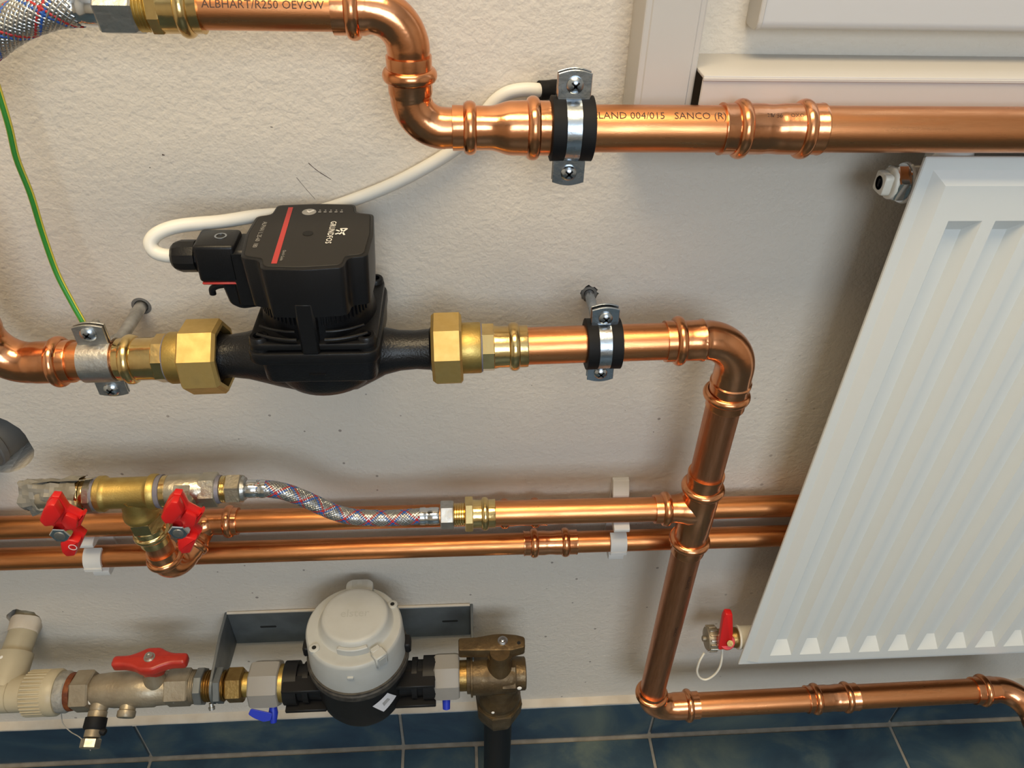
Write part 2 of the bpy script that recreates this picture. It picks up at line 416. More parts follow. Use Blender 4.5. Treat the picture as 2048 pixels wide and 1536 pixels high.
prof = round_poly([(0, 911.4), (-18, 911.4), (-22, 915), (-22, 945), (-18, 950), (120, 950), (120, 911.4)], 5, 4)
sill.prism(prof, V(191.6, 0, 0), Y, Z, X, 1260)
so = struct('window_1', sill, 'sill_white', smooth=30)
cap = MB().prism(round_poly([(0.3, 910.5), (-18.5, 910.5), (-23, 914.5), (-23, 945.5), (-18, 951), (0.3, 951)], 5, 4), V(188.3, 0, 0), Y, Z, X, 3.3, 0.6)
part('end_cap', cap, 'pvc_white', so)
fr = MB(); fr.box(215, 1400, 60, 115, 1000, 1060, 2); fr.box(215, 275, 60, 115, 1060, 2000, 2); fr.box(1340, 1400, 60, 115, 1060, 2000, 2); fr.box(275, 1340, 60, 115, 1940, 2000, 2)
part('window_frame', fr, 'sill_white', so)
part('pane', MB().box(275, 1340, 85, 91, 1060, 1940), 'window_glass', so, smooth=0)
# window behind the photographer, where the daylight comes in
w2 = MB(); w2.box(-350, 1150, -2690, -2630, 1100, 1150); w2.box(-350, 1150, -2690, -2630, 2290, 2340); w2.box(-350, -300, -2690, -2630, 1150, 2290); w2.box(1100, 1150, -2690, -2630, 1150, 2290)
w2o = struct('window_2', w2, 'sill_white')
part('pane', MB().box(-300, 1100, -2662, -2656, 1150, 2290), 'window_glass', w2o, smooth=0)
# ceiling lamp
lamp = thing('ceiling_lamp', 'long ceiling lamp above and behind the camera', 'lamp', (-150, -600, 2340))
part('body', MB().box(-770, 470, -920, -280, 2350, 2500, 6), 'ceiling_paint', lamp)
part('frame', MB().box(-760, 460, -910, -290, 2340, 2350, 2), 'lamp_glass', lamp)

# ================================================================== COPPER FITTINGS
def pipe(name, p0, p1, r, m, label, cat='pipe', n=40, text=None, group=None):
    p0, p1 = Vector(p0), Vector(p1); d = p1-p0
    mb = MB().lathe(p0, d, [(0, r-0.6), (0, r), (d.length, r), (d.length, r-0.6)], n)
    if text is None: return solid(name, mb, m, label, cat, group)
    t = thing(name, label, cat, (p0+p1)/2-V(0, 0, r), group)
    part('tube', mb, m, t)
    for s, size, o, eu, ew in text:
        o = Vector(o); d0 = d.normalized(); ax = p0 + d0*(o-p0).dot(d0)
        ew = (ew-d0*ew.dot(d0)).normalized(); eu = d0*(1 if eu.dot(d0) > 0 else -1); ev = ew.cross(eu)
        part('lettering', text_mb(s, size, None, eu, ev, ew, cyl=(ax, r+0.12)), 'print_dark', t, 'dark printed lettering', smooth=0)
    return t
def coupling(name, p0, p1, r, beads, label, m='copper_fit', bead_h=3.0, cat='pipe coupling'):
    p0, p1 = Vector(p0), Vector(p1); d = (p1-p0); L = d.length
    t = thing(name, label, cat, (p0+p1)/2-V(0, 0, r))
    mid = L/2
    prof = [(0, r-1.2), (0, r+0.35), (0.8, r+0.5), (1.6, r+0.1)]
    for k in range(9):
        prof.append((mid-6+12*k/8, r-0.5*math.sin(PI*k/8)))
    prof += [(L-1.6, r+0.1), (L-0.8, r+0.5), (L, r+0.35), (L, r-1.2)]
    part('body', MB().lathe(p0, d, prof, 48, jit=press_hex(99, 99, 0, 0.008)), m, t)
    for tb in beads: part('press_bead', MB().lathe(p0, d, beadp(tb, r-0.2, bead_h), 40, cap0=False, cap1=False), m, t)
    return t
def press_hex(n_, k0=6, k1=6, amp=0.010):
    return lambda k, a: 1.0+(amp*math.cos(6*a) if (k < k0 or k >= n_-k1) else 0.0)
def bead_part(t, p, d, r, m='copper_fit', h=3.0, w=4.0):
    part('press_bead', MB().lathe(Vector(p), Vector(d), beadp(0, r-0.2, h, w), 40, cap0=False, cap1=False), m, t)

# ---- top run
ZT = 865.5; ZU = 930.6; XD = -28.0
camdir = V(0.0, -0.80, 0.60).normalized()
pipe('copper_pipe', (-142, YP, ZU), (-60, YP, ZU), 11, 'copper_x', 'short thin copper pipe with dark printing at the top edge of the picture', n=48,
     text=[('ALBHART/R250 OEVGW', 6.0, (-103, YP, ZU), X, V(0, -1, 0.42))])
def elbow_top():
    t = thing('copper_elbow', 'bright copper elbow turning down at the top of the S-bend', 'pipe elbow', (-40, YP, 905))
    st = []
    p = line(st, V(-68, YP, ZU), X, [(0, 11.2), (0, 12.9), (17, 12.9), (19, 12.3)])
    p = arc(st, V(-68+19.5, YP, ZU), X, -Z, 20.5, 12.2, 16)
    line(st, p, -Z, [(1, 12.0), (16, 11.6)])
    part('body', MB().sweep(st, 48, jit=press_hex(len(st), 5, 5)), 'copper_fit', t)
    bead_part(t, (-57, YP, ZU), X, 12.9)
elbow_top()
def elbow_street():
    t = thing('copper_elbow', 'copper elbow at the lower half of the S-bend leading into the reducer', 'pipe elbow', (-20, YP, 855))
    st = []
    line(st, V(XD, YP, 907), -Z, [(0, 11.8), (0, 13.2), (1, 13.3), (20, 13.0), (22, 12.4)])
    p = arc(st, V(XD, YP, 884.5), -Z, X, 19, 12.2, 16)
    line(st, p, X, [(1, 12.0), (14, 11.6)])
    part('body', MB().sweep(st, 48, jit=press_hex(len(st), 5, 5)), 'copper_fit', t)
    bead_part(t, (XD, YP, 896.5), Z, 13.0, h=3.2)
elbow_street()
def reducer():
    t = thing('copper_reducer', 'copper reducer widening from the S-bend to the thick top pipe', 'pipe reducer', (26, YP, ZT-18))
    prof = [(0, 11.8), (0, 13.3), (1, 13.4), (20, 13.0)] + [(22+14*k/8, 13.0+3.0*(0.5-0.5*math.cos(PI*k/8))) for k in range(9)] + [(44, 16.2), (59, 16.1), (60, 15.9), (60, 14.5)]
    part('body', MB().lathe(V(-4, YP, ZT), X, prof, 48, jit=press_hex(99, 99, 0, 0.010)), 'copper_fit', t)
    bead_part(t, (6.5, YP, ZT), X, 13.1); bead_part(t, (44.8, YP, ZT), X, 16.1)
reducer()
pipe('copper_pipe', (54, YP, ZT), (720, YP, ZT+0.6), 14, 'copper_x', 'thick horizontal copper pipe running above the radiator', n=56,
     text=[('WIELAND 004/015   SANCO (R)', 6.5, (116, YP, ZT), X, V(0, -0.62, 0.78))])
c1 = coupling('copper_coupling', (161.2, YP, ZT+0.1), (225, YP, ZT+0.2), 15.3, (12.6, 52.3), 'copper press coupling on the thick pipe above the radiator')
for s, x in (('28', 187), ('V 36', 191.5), ('OXO', 204)):
    part('stamp', text_mb(s, 3.6, None, X, V(0, 0.78, 0.62), V(0, -0.62, 0.78), cyl=(V(x, YP, ZT), 15.45)), 'print_dark', c1, smooth=0)

# ---- middle run (falls slightly to the left)
def M(x): return V(x, YP, 701.9+0.0240*x)
MD = V(1, 0, 0.024).normalized()
def elbow_left():
    t = thing('copper_elbow', 'copper elbow cut by the left edge of the picture beside the bare steel clamp', 'pipe elbow', (-315, YP, 680))
    st = []
    line(st, M(-279.7), -MD, [(0, 14.2), (0, 15.5), (1, 15.7), (25, 15.4), (28, 15.0)])
    p = arc(st, M(-308.5), -MD, Z, 26, 14.9, 16)
    p = line(st, p, Z, [(1, 15.0), (3, 15.5), (27, 15.5), (27.2, 14.2)])
    part('body', MB().sweep(st, 48, jit=press_hex(len(st), 5, 5)), 'copper_fit', t)
    bead_part(t, M(-289.5), MD, 15.5, h=3.4); bead_part(t, p-Z*9, Z, 15.5, h=3.4)
    pipe('copper_pipe', p-Z*4, p+Z*150, 14, 'copper_z', 'copper pipe rising from the elbow just outside the left edge')
elbow_left()
pipe('copper_pipe', M(-283), M(-243), 14, 'copper_x', 'short copper pipe held by the bare steel clamp left of the pump')

def octo(mb, p, d, t0, t1, R, n, ch, phase=0.0):
    return mb.lathe(p, d, [(t0, R-ch*2.2), (t0, R-ch), (t0+ch, R), (t1-ch, R), (t1, R-ch), (t1, R-ch*2.2)], n, phase=phase)
def union(side):
    lab = {'L': 'brass press union with big octagonal nut left of the pump', 'R': 'brass press union with big octagonal nut right of the pump'}[side]
    t = thing('brass_union', lab, 'pipe union', M(-225 if side == 'L' else 15)-V(0, 0, 27))
    if side == 'L': p = M(-247); d = MD; tb, t1, t2, t3, t4 = 8.2, 28, 36, 48, 75
    else: p = M(47.8); d = -MD; tb, t1, t2, t3, t4 = 10, 25.2, 34.4, 48.2, 70
    prof = [(0, 14.1), (0, 15.5), (1, 15.8), (t1-4, 15.6), (t1-1, 16.2), (t1, 16.2)]
    part('press_socket', MB().lathe(p, d, prof, 40), 'brass_press', t)
    part('press_bead', MB().lathe(p, d, beadp(tb, 15.5, 2.8), 40, cap0=False, cap1=False), 'brass_press', t)
    part('hex_collar', octo(MB(), p, d, t1-0.5, t2, 18.0, 8, 0.5, 0.35), 'brass_press', t, smooth=20)
    part('sealant_ring', MB().lathe(p, d, [(t2-1.2, 16), (t2-1.0, 17.9), (t2+0.6, 18.4), (t2+0.9, 16)], 36), 'sealant', t)
    part('tailpiece', MB().lathe(p, d, [(t2, 17), (t2, 18.4), (t2+1, 18.9), (t3, 18.9), (t3+4, 18.9)], 40), 'brass_cast', t)
    m = MB()
    R = 27.6
    ph = 0.30
    m.lathe(p, d, [(t3, 19.5), (t3, R-2.2), (t3+1.6, R), (t4-2.2, R), (t4, R-2.0), (t4, 22.6), (t4-8, 22.3), (t4-8, 14)], 8, phase=ph)
    part('union_nut', m, 'brass_nut', t, smooth=20)
union('L'); union('R')

# ---- circulation pump
def pump():
    xc, yc = -99.0, -69.5
    t = thing('circulation_pump', 'black circulation pump with printed control head between two brass nuts', 'pump', (xc, yc, 664))
    h = MB()
    prof = [(-184, 15), (-184, 21.3), (-178, 21.3), (-176, 16.5), (-168, 15.6), (-155, 17.5), (-146, 20), (-134, 23.5), (-120, 27), (-100, 29), (-78, 27.5), (-66, 22), (-57, 17.5), (-46, 15.0), (-34, 14.3), (-24, 15.2), (-20, 21.3), (-14, 21.3), (-14, 15)]
    h.sweep([(M(x), MD, r) for x, r in prof], 40)
    part('pump_housing', h, 'black_cast', t)
    v = MB()
    vp = [(681, 4), (681.5, 20), (683.5, 29), (687, 35), (693, 38.5), (704, 40), (712, 40)]
    def wob(k, a): return 1.0+0.035*math.cos(a-2.4)
    v.sweep([(V(xc, yc, z), Z, r) for z, r in vp], 44, jit=wob)
    part('volute', v, 'black_cast', t)
    sk = [(xc-36.5, -112.5), (xc+41, -112.5), (xc+43, -26), (xc-41, -26)]
    part('housing_skirt', MB().prism(round_poly(sk, 9, 6), V(0, 0, 704.5), X, Y, Z, 20, 2.2, 3, taper=0.97), 'black_cast', t)
    part('casting_mark', MB().box(-104, -93, -113.0, -111.5, 712, 712.8), 'black_plastic', t, smooth=0)
    fl = MB()
    sq = round_poly([(-43.5, -45), (43.5, -45), (43.5, 45), (-43.5, 45)], 11, 6)
    fl.prism(sq, V(xc, yc, 722), X, Y, Z, 9, 1.4, 2)
    part('motor_flange', fl, 'black_plastic', t)
    fl2 = MB().prism(round_poly([(-42, -43.5), (42, -43.5), (42, 43.5), (-42, 43.5)], 9, 6), V(xc, yc, 733), X, Y, Z, 5, 1.2, 2)
    part('flange_rim', fl2, 'black_plastic', t)
    for sx in (-1, 1):
        for sy in (-1, 1):
            b = MB().lathe(V(xc+sx*35, yc+sy*36.5, 730), Z, [(0, 6.5), (10, 6.3), (11, 5.6), (11, 3.6), (8, 3.4), (8, 0.5)], 20)
            part('screw_boss', b, 'black_plastic', t)
    st = MB().lathe(V(xc, yc, 736), Z, [(0, 38), (2, 39), (16, 36.5), (36, 35.5), (38, 30)], 48)
    so_ = part('stator', st, 'black_plastic', t)
    for k in range(28):
        a = -PI/2 + (k-13.5)*0.085
        c = V(xc+36.2*math.cos(a), yc+36.2*math.sin(a), 0)
        if k in (12, 13, 14, 15): continue
        r = MB().box(-0.8, 0.8, -2.2, 2.2, 748, 766, 0.3)
        r.move(Matrix.Translation(c) @ Matrix.Rotation(a+PI/2, 4, 'Z'))
        part('cooling_rib', r, 'black_plastic', so_, smooth=0)
    part('front_rib', MB().box(xc-7, xc+5, yc-45, yc-30, 730, 770, 1.5), 'black_plastic', t)
    for sx in (-1, 1):
        arc_pts = [(xc+sx*(9+27*k/6), yc-43.5+3.4*(k/6)**2*2.2, 741.5) for k in range(7)]
        part('flange_bead', MB().tube([V(*q) for q in arc_pts], 1.1, 8), 'black_plastic', t)
        arc_pts = [(xc+sx*(10+24*k/6), yc-40.5+3.4*(k/6)**2*2.2, 746) for k in range(7)]
        part('flange_bead', MB().tube([V(*q) for q in arc_pts], 0.9, 8), 'black_plastic', t)
    # control head
    out = [(-127.5, -24.5), (-99, -22.0), (-73.5, -23.5), (-71.5, -36.5), (-59.5, -39), (-57.2, -69), (-58.5, -98.5), (-70.5, -101), (-72, -113), (-97, -115.8), (-122, -114.5), (-124.5, -103.5), (-137, -100), (-140.3, -69), (-138.5, -42), (-128.8, -39)]
    outr = round_poly(out, 3.6, 4)
    hd = MB().prism(outr, V(0, 0, 759), X, Y, Z, 36, 1.0, 2, only_top=True, taper=0.955)
    part('control_head', hd, 'black_plastic', t)
    cx, cy = -98.9, -69.2
    ins = [(cx+(u-cx)*0.935, cy+(v_-cy)*0.935) for u, v_ in outr]
    gr = [(cx+(u-cx)*0.95, cy+(v_-cy)*0.95) for u, v_ in outr]
    fc = part('head_cover', MB().prism(ins, V(0, 0, 794.6), X, Y, Z, 1.0, 0.3), 'black_cover', t, 'dark cover plate with white print')
    part('cover_groove', MB().prism(gr, V(0, 0, 794.2), X, Y, Z, 0.9), 'gap_dark', t, smooth=0)
    zt = 795.75
    def flat(pts, m, nm, lab=None): part(nm, MB().prism(pts, V(0, 0, zt-0.12), X, Y, Z, 0.14), m, fc, lab, smooth=0)
    flat([(-118.7, -30.2), (-115.6, -30.0), (-112.8, -108.6), (-116.2, -108.6)], 'stripe_red', 'red_stripe', 'thin red stripe')
    flat([(-103.6+4.8*math.cos(2*PI*k/28), -37.3+4.8*math.sin(2*PI*k/28)) for k in range(28)], 'print_grey', 'button')
    zt += 0.1
    flat([(-105.6, -36.0), (-103.7, -38.4), (-100.2, -35.2), (-101.2, -34.6), (-103.6, -36.8), (-104.8, -35.2)], 'print_white', 'button_mark')
    flat([(-99.8+3.4*math.cos(2*PI*k/24), -69+3.4*math.sin(2*PI*k/24)) for k in range(24)], 'gap_dark', 'vent_hole')
    for k in range(5):
        x = -97+k*3.7
        flat([(x, -34.4), (x+1.0, -34.4), (x+1.0, -35.4), (x, -35.4)], 'print_grey', 'indicator_mark')
        flat([(x-0.4, -36.9), (x+1.5, -36.9), (x+1.5, -38.2), (x-0.4, -38.2)], 'print_grey', 'indicator_mark')
    part('lettering', text_mb('GRUNDFOS', 5.4, V(-85.2, -67.6, zt), -Y, X, Z, bold=0.05, spacing=1.15), 'print_white', fc, 'white lettering', smooth=0)
    # emblem: crossing strokes
    for a, b_, w in [((-82.0, -64.6), (-79.6, -66.4), 1.1), ((-82.0, -70.6), (-79.9, -68.9), 1.1), ((-79.4, -70.6), (-75.0, -62.6), 1.2), ((-79.2, -62.8), (-76.0, -71.6), 1.2), ((-79.6, -62.6), (-75.0, -62.4), 0.9)]:
        a = V(*a, 0); b_ = V(*b_, 0); d = (b_-a).normalized(); q = V(-d.y, d.x, 0)*w/2
        flat([(a+q).xy[:], (a-q).xy[:], (b_-q).xy[:], (b_+q).xy[:]], 'print_white', 'emblem_stroke')
    part('lettering', text_mb('ALPHA1 L 25-60  180', 4.0, V(-130.4, -70.2, zt), -Y, X, Z), 'print_grey', fc, smooth=0)
    part('lettering', text_mb('Quick Guide', 2.6, V(-110.8, -98.6, zt), -Y, X, Z), 'print_grey', fc, smooth=0)
    # plug and cable gland
    part('plug_neck', MB().box(-150, -134, -83, -56, 748, 790, 2), 'black_plastic', t)
    pl = part('plug_body', MB().box(-171.5, -145, -83, -58, 767, 794, 2.6, 3), 'black_plastic', t)
    part('plug_screw', MB().lathe(V(-156, -69, 792.6), Z, [(0, 4.0), (1.7, 4.0), (1.7, 2.9), (1.0, 2.9), (1.0, 0.3)], 20), 'zinc', pl)
    part('red_gasket', MB().box(-170.5, -145.5, -82.6, -59, 765.2, 767.2, 0.8), 'stripe_red', pl, 'thin red gasket line')
    part('plug_socket', MB().prism(round_poly([(-159, 767), (-136, 767), (-136, 747), (-149, 745), (-156, 749)], 3), V(0, -81, 0), X, Z, Y, 22, 1.2), 'black_plastic', t)
    part('plug_latch', MB().tube([V(-157, -76, 762), V(-163, -76, 761), V(-167, -76, 758.5), V(-167.5, -76, 754.5)], 2.3, 10), 'black_plastic', t)
    g = MB().lathe(V(-172, -70.5, 780.5), -X, [(-3, 8.5), (1, 8.5), (1.2, 10.6), (11, 10.6), (15, 9.2), (17, 7.2), (17.2, 4.0), (13, 3.8)], 12)
    part('cable_gland', g, 'black_plastic', t, smooth=25)
pump()

# ---- white pump cable
pc = thing('power_cable', 'white cable looping from the pump plug and curving across the wall behind the pipe', 'cable', (-70, -20, 776))
part('sheath', MB().tube([V(-182, -70.5, 780.5), V(-193, -70.3, 780.6), V(-200.5, -69, 783.0), V(-202.5, -66.5, 788.5), V(-197, -63, 793.5), V(-184, -58, 796), V(-160, -48, 794), V(-140, -36, 792), V(-122, -22, 787), V(-104, -11, 783.5), V(-79.4, -8, 790.0), V(-42.7, -8, 805.4), V(-6.6, -8, 826.3), V(8, -8, 840.5), V(15.5, -8, 850.5), V(24, -8, 861.2), V(33, -8, 867.4), V(44, -8, 869.6), V(56, -7, 869), V(64, -1, 868), V(67, 10, 868)], 4.6, 16, 8), 'white_cable', pc)
part('end_sleeve', MB().tube([V(54, -7.5, 869.2), V(60, -5.5, 868.8), V(66, 0, 868)], 6.2, 18, 4), 'rubber', pc, 'black rubber sleeve where the cable enters the wall')

# ---- right elbow, riser, tee, lower run
XV = 208.3
def elbow_right():
    t = thing('copper_elbow', 'large copper elbow right of the rubber-lined middle clamp turning down', 'pipe elbow', (190, YP, 642))
    st = []
    p0 = M(150.5)
    zt = M(180).z
    line(st, p0, MD, [(0, 14.2), (0, 15.6), (1, 15.8), (17, 15.5), (26, 15.5), (27, 16.2), (28.5, 16.2), (29.5, 15.2)])
    p = arc(st, M(180.3), MD, -Z, 28.2, 15.0, 18)
    e = p.z-642.4
    line(st, p, -Z, [(1, 15.0), (e-25, 15.3), (e-24, 16.3), (e-22.5, 16.3), (e-21.5, 15.5), (e-1, 15.5), (e, 15.7), (e, 14.2)])
    part('body', MB().sweep(st, 48, jit=press_hex(len(st), 6, 7)), 'copper_fit', t)
    bead_part(t, M(160.8), MD, 15.5, h=3.6); bead_part(t, (XV, YP, 653.5), Z, 15.5, h=3.4)
elbow_right()
pipe('copper_pipe', M(45), M(154), 14, 'copper_x', 'copper pipe with the rubber-lined clamp between pump and elbow', n=48)
pipe('copper_pipe', (XV, YP, 646), (XV, YP, 560), 14, 'copper_z', 'upper vertical copper pipe between the large elbow and the tee', n=48)
def riser_tee():
    t = thing('copper_tee', 'copper tee joining the vertical pipe to the thin pipe from the hose', 'pipe tee', (XV, YP, 464))
    m = MB().lathe(V(XV, YP, 566.5), -Z, [(0, 14.2), (0, 15.6), (1, 15.9), (8, 15.4), (26, 15.2), (28, 15.9), (72, 15.9), (75, 15.2), (94, 15.4), (101, 15.9), (102.3, 15.6), (102.3, 14.2)], 44)
    m.lathe(V(168.4, YP, 522.0), X, [(0, 11.3), (0, 12.9), (1, 13.1), (18, 12.6), (24, 13.4), (29, 15.4), (40, 15.4)], 40)
    part('body', m, 'copper_fit', t)
    bead_part(t, (XV, YP, 548.5), Z, 15.4, h=3.8); bead_part(t, (XV, YP, 479), Z, 15.4, h=3.8); bead_part(t, (178.8, YP, 522.0), X, 12.9, h=3.0)
riser_tee()
pipe('copper_pipe', (XV, YP, 470), (XV+1.5, YP, 214), 14, 'copper_z', 'lower vertical copper pipe from the tee down to the floor elbow', n=48,
     text=[('WIELAND', 4.6, (XV, YP, 432), -Z, V(0.22, -1, 0)), ('SANCO', 4.6, (XV, YP, 352), -Z, V(0.22, -1, 0))])
XB = XV+1.6; ZB = 180.6; BD = V(1, 0, 0.0145).normalized()
def B(x): return V(XB, YP, ZB) + BD*(x-XB)
def elbow_floor():
    t = thing('copper_elbow', 'copper elbow at the foot of the vertical pipe above the blue tiles', 'pipe elbow', (230, YP, 164))
    st = []
    p = line(st, V(XB, YP, 221), -Z, [(0, 14.2), (0, 15.6), (1, 15.8), (13, 15.4)])
    p = arc(st, p, -Z, BD, 27, 15.0, 16)
    e = (B(269)-p).length
    line(st, p, BD, [(1, 15.0), (4, 15.6), (e-1, 15.6), (e, 15.8), (e, 14.2)])
    part('body', MB().sweep(st, 48, jit=press_hex(len(st), 6, 7)), 'copper_fit', t)
    bead_part(t, (XB, YP, 211), Z, 15.5, h=3.6); bead_part(t, B(257), X, 15.5, h=3.6)
elbow_floor()
pipe('copper_pipe', B(265), B(610), 14, 'copper_x', 'bottom copper pipe running under the radiator', n=48)
coupling('copper_coupling', B(399.5), B(461), 15.3, (11, 48.5), 'copper press coupling on the bottom pipe under the radiator')
def elbow_corner():
    t = thing('copper_elbow', 'copper elbow at the lower right edge bending toward the floor', 'pipe elbow', (650, -90, 140))
    st = []
    line(st, B(604), BD, [(0, 14.2), (0, 15.6), (1, 15.8), (26, 15.5), (27, 15.0)])
    d1 = V(0.0, -0.97, -0.22)
    p = arc(st, B(632), BD, d1, 33, 14.9, 16)
    p = line(st, p, d1, [(1, 15.0), (3, 15.6), (22, 15.6), (22, 14.0), (23, 14.0), (120, 14.0)])
    part('body', MB().sweep(st, 48, jit=press_hex(len(st), 6, 7)), 'copper_fit', t)
    bead_part(t, B(616.5), BD, 15.5, h=3.6)
elbow_corner()

# ---- thin branch pipe with hose connection
ZBr = 522.3
pipe('copper_pipe', (24, YP, ZBr+0.4), (171, YP, ZBr-0.3), 11, 'copper_x', 'thin copper pipe between the small braided hose and the tee', n=44)
def hose_tail():
    t = thing('brass_adapter', 'brass press adapter with threads at the right end of the small braided hose', 'pipe adapter', (5, YP, ZBr-15))
    p = V(-11, YP, ZBr)
    th = [(0, 9)]
    for k in range(5): th += [(0.4+2.1*k, 9.9), (1.2+2.1*k, 10.6), (1.9+2.1*k, 9.9)]
    part('thread', MB().lathe(p, X, th+[(11.5, 9)], 32), 'brass_press', t, smooth=20)
    part('hex', octo(MB(), p, X, 10.5, 17.5, 15.3, 6, 0.7, 0.25), 'brass_press', t, smooth=20)
    part('press_socket', MB().lathe(p, X, [(17, 12), (17, 12.8), (20, 12.4), (36, 12.6), (37, 12.9), (37, 11)], 36), 'brass_press', t)
    part('press_bead', MB().lathe(p, X, beadp(28, 12.3, 2.6, 3.2), 36, cap0=False, cap1=False), 'brass_press', t)
hose_tail()

def braid(name, label, cat, path, r, pitch, carriers, ends, loc, mark=True):
    """braided metal hose: core, woven strands, one blue and one red thread each way"""
    t = thing(name, label, cat, loc)
    sp = spline(path, 24)
    # arc-length resample with parallel-transport frame
    pts = [p for p, _ in sp]; cum = [0.0]
    for a, b_ in zip(pts[:-1], pts[1:]): cum.append(cum[-1]+(b_-a).length)
    L = cum[-1]; N = int(L/pitch*carriers*2.2); frames = []; prev = None; j = 0
    for k in range(N+1):
        s = L*k/N
        while j < len(cum)-2 and cum[j+1] < s: j += 1
        f = (s-cum[j])/max(1e-6, cum[j+1]-cum[j]); p = pts[j].lerp(pts[j+1], f); tn = sp[j][1].lerp(sp[j+1][1], f).normalized()
        nr = V(0, 0, 1) if prev is None else prev
        nr = (nr-tn*nr.dot(tn)).normalized(); prev = nr; frames.append((s, p, tn, nr, tn.cross(nr)))
    part('inner_tube', MB().sweep([(p, tn, r-0.75) for s, p, tn, nr, bn in frames[::3]], 24), 'hose_core', t)
    groups = {'steel_wire': MB(), 'thread_blue': MB(), 'thread_red': MB()}
    w = 2*PI*r/carriers*0.40*pitch/math.hypot(pitch, 2*PI*r)
    for sgn in (1, -1):
        for c in range(carriers):
            key = 'steel_wire'
            if mark and c % (carriers//2) == 0: key = 'thread_blue'
            if mark and c % (carriers//2) == 1: key = 'thread_red'
            vs = []; fs = []
            for k, (s, p, tn, nr, bn) in enumerate(frames):
                a = 2*PI*(c/carriers + sgn*s/pitch)
                rad = nr*math.cos(a)+bn*math.sin(a); tang = -nr*math.sin(a)+bn*math.cos(a)
                d = (tn*pitch + tang*(sgn*2*PI*r)).normalized(); wd = d.cross(rad).normalized()
                rr = r + 0.26*sgn*math.sin(2*PI*carriers*s/pitch + c*PI)
                q = p+rad*rr
                vs += [q-wd*w-rad*0.35, q-wd*w*0.5+rad*0.12, q+wd*w*0.5+rad*0.12, q+wd*w-rad*0.35]
                if k:
                    b0 = 4*(k-1)
                    for u in range(3): fs.append((b0+u, b0+u+1, b0+u+5, b0+u+4))
            groups[key].add(vs, fs)
    for key, nm in (('steel_wire', 'wire_braid'), ('thread_blue', 'blue_thread'), ('thread_red', 'red_thread')):
        if groups[key].v:
            o = part(nm, groups[key], key, t, smooth=50)
            if nm == 'wire_braid': o['kind'] = 'stuff'
    return t
h1 = braid('braided_hose', 'small braided steel hose with red and blue threads above the thin copper pipes', 'hose',
           [V(-32, YP, 521.2), V(-44, YP, 521.0), V(-70, YP, 520.0), V(-100, YP, 523.5), V(-118, YP, 532.5), V(-134, YP, 545), V(-150, YP, 555.5), V(-164, YP, 560), V(-174, YP, 561)], 6.9, 42, 16, None, (-100, YP, 514))
def ferrule(t, p, d, L, r, m='chrome'):
    part('ferrule', MB().lathe(p, d, [(0, r-2), (0, r), (L*0.25, r+0.25), (L*0.3, r-0.3), (L*0.45, r-0.3), (L*0.5, r+0.1), (L*0.9, r), (L, r-0.7), (L, r-3)], 28), m, t)
ferrule(h1, V(-40, YP, 521.2), X, 17, 7.6); ferrule(h1, V(-166.5, YP, 560.3), V(-1, 0, 0.04), 17, 7.6)
part('hose_nut', octo(MB(), V(-22, YP, 522), X, 0, 11.5, 12.4, 6, 0.8, 0.25), 'zinc_dull', h1, smooth=20)
part('hose_nut', octo(MB(), V(-185.5, YP, 561.2), -X, 0, 12.5, 13.0, 6, 0.9, 0.30), 'nickel', h1, smooth=20)
part('nut_collar', MB().lathe(V(-183, YP, 561.2), -X, [(0, 8), (0, 9.5), (3, 10.5)], 28), 'zinc_dull', h1)

h2 = braid('braided_hose', 'thick braided steel hose cut by the upper left corner', 'hose',
           [V(-203, YP, 930.2), V(-214, YP, 929.5), V(-228, YP, 926.0), V(-243, YP, 920.0), V(-262, YP, 909), V(-290, YP-8, 893), V(-330, YP-25, 876), V(-380, YP-40, 860), V(-430, YP-40, 845)], 10.0, 60, 20, None, (-240, YP, 770))
ferrule(h2, V(-209, YP, 930.2), X, 20, 9.8)
part('hose_nut', octo(MB(), V(-191, YP, 930.4), X, 0, 20, 14.6, 6, 1.1, 0.25), 'zinc_dull', h2, smooth=20)
def top_adapter():
    t = thing('brass_adapter', 'brass press adapter between the thick braided hose and the top copper pipe', 'pipe adapter', (-155, YP, 915))
    p = V(-172, YP, 930.5)
    th = [(0, 10)]
    for k in range(4): th += [(0.3+1.9*k, 11.6), (1.0+1.9*k, 12.4), (1.7+1.9*k, 11.6)]
    part('thread', MB().lathe(p, X, th+[(8, 10)], 32), 'brass_cast', t, smooth=20)
    part('hex', octo(MB(), p, X, 7.5, 14, 14.0, 8, 0.6, 0.2), 'brass_press', t, smooth=20)
    part('press_socket', MB().lathe(p, X, [(13.5, 12), (13.5, 13.0), (33, 12.8), (34.2, 13.0), (34.2, 11)], 36), 'brass_press', t)
    part('press_bead', MB().lathe(p, X, beadp(25.5, 12.6, 2.8, 3.6), 36, cap0=False, cap1=False), 'brass_press', t)
top_adapter()

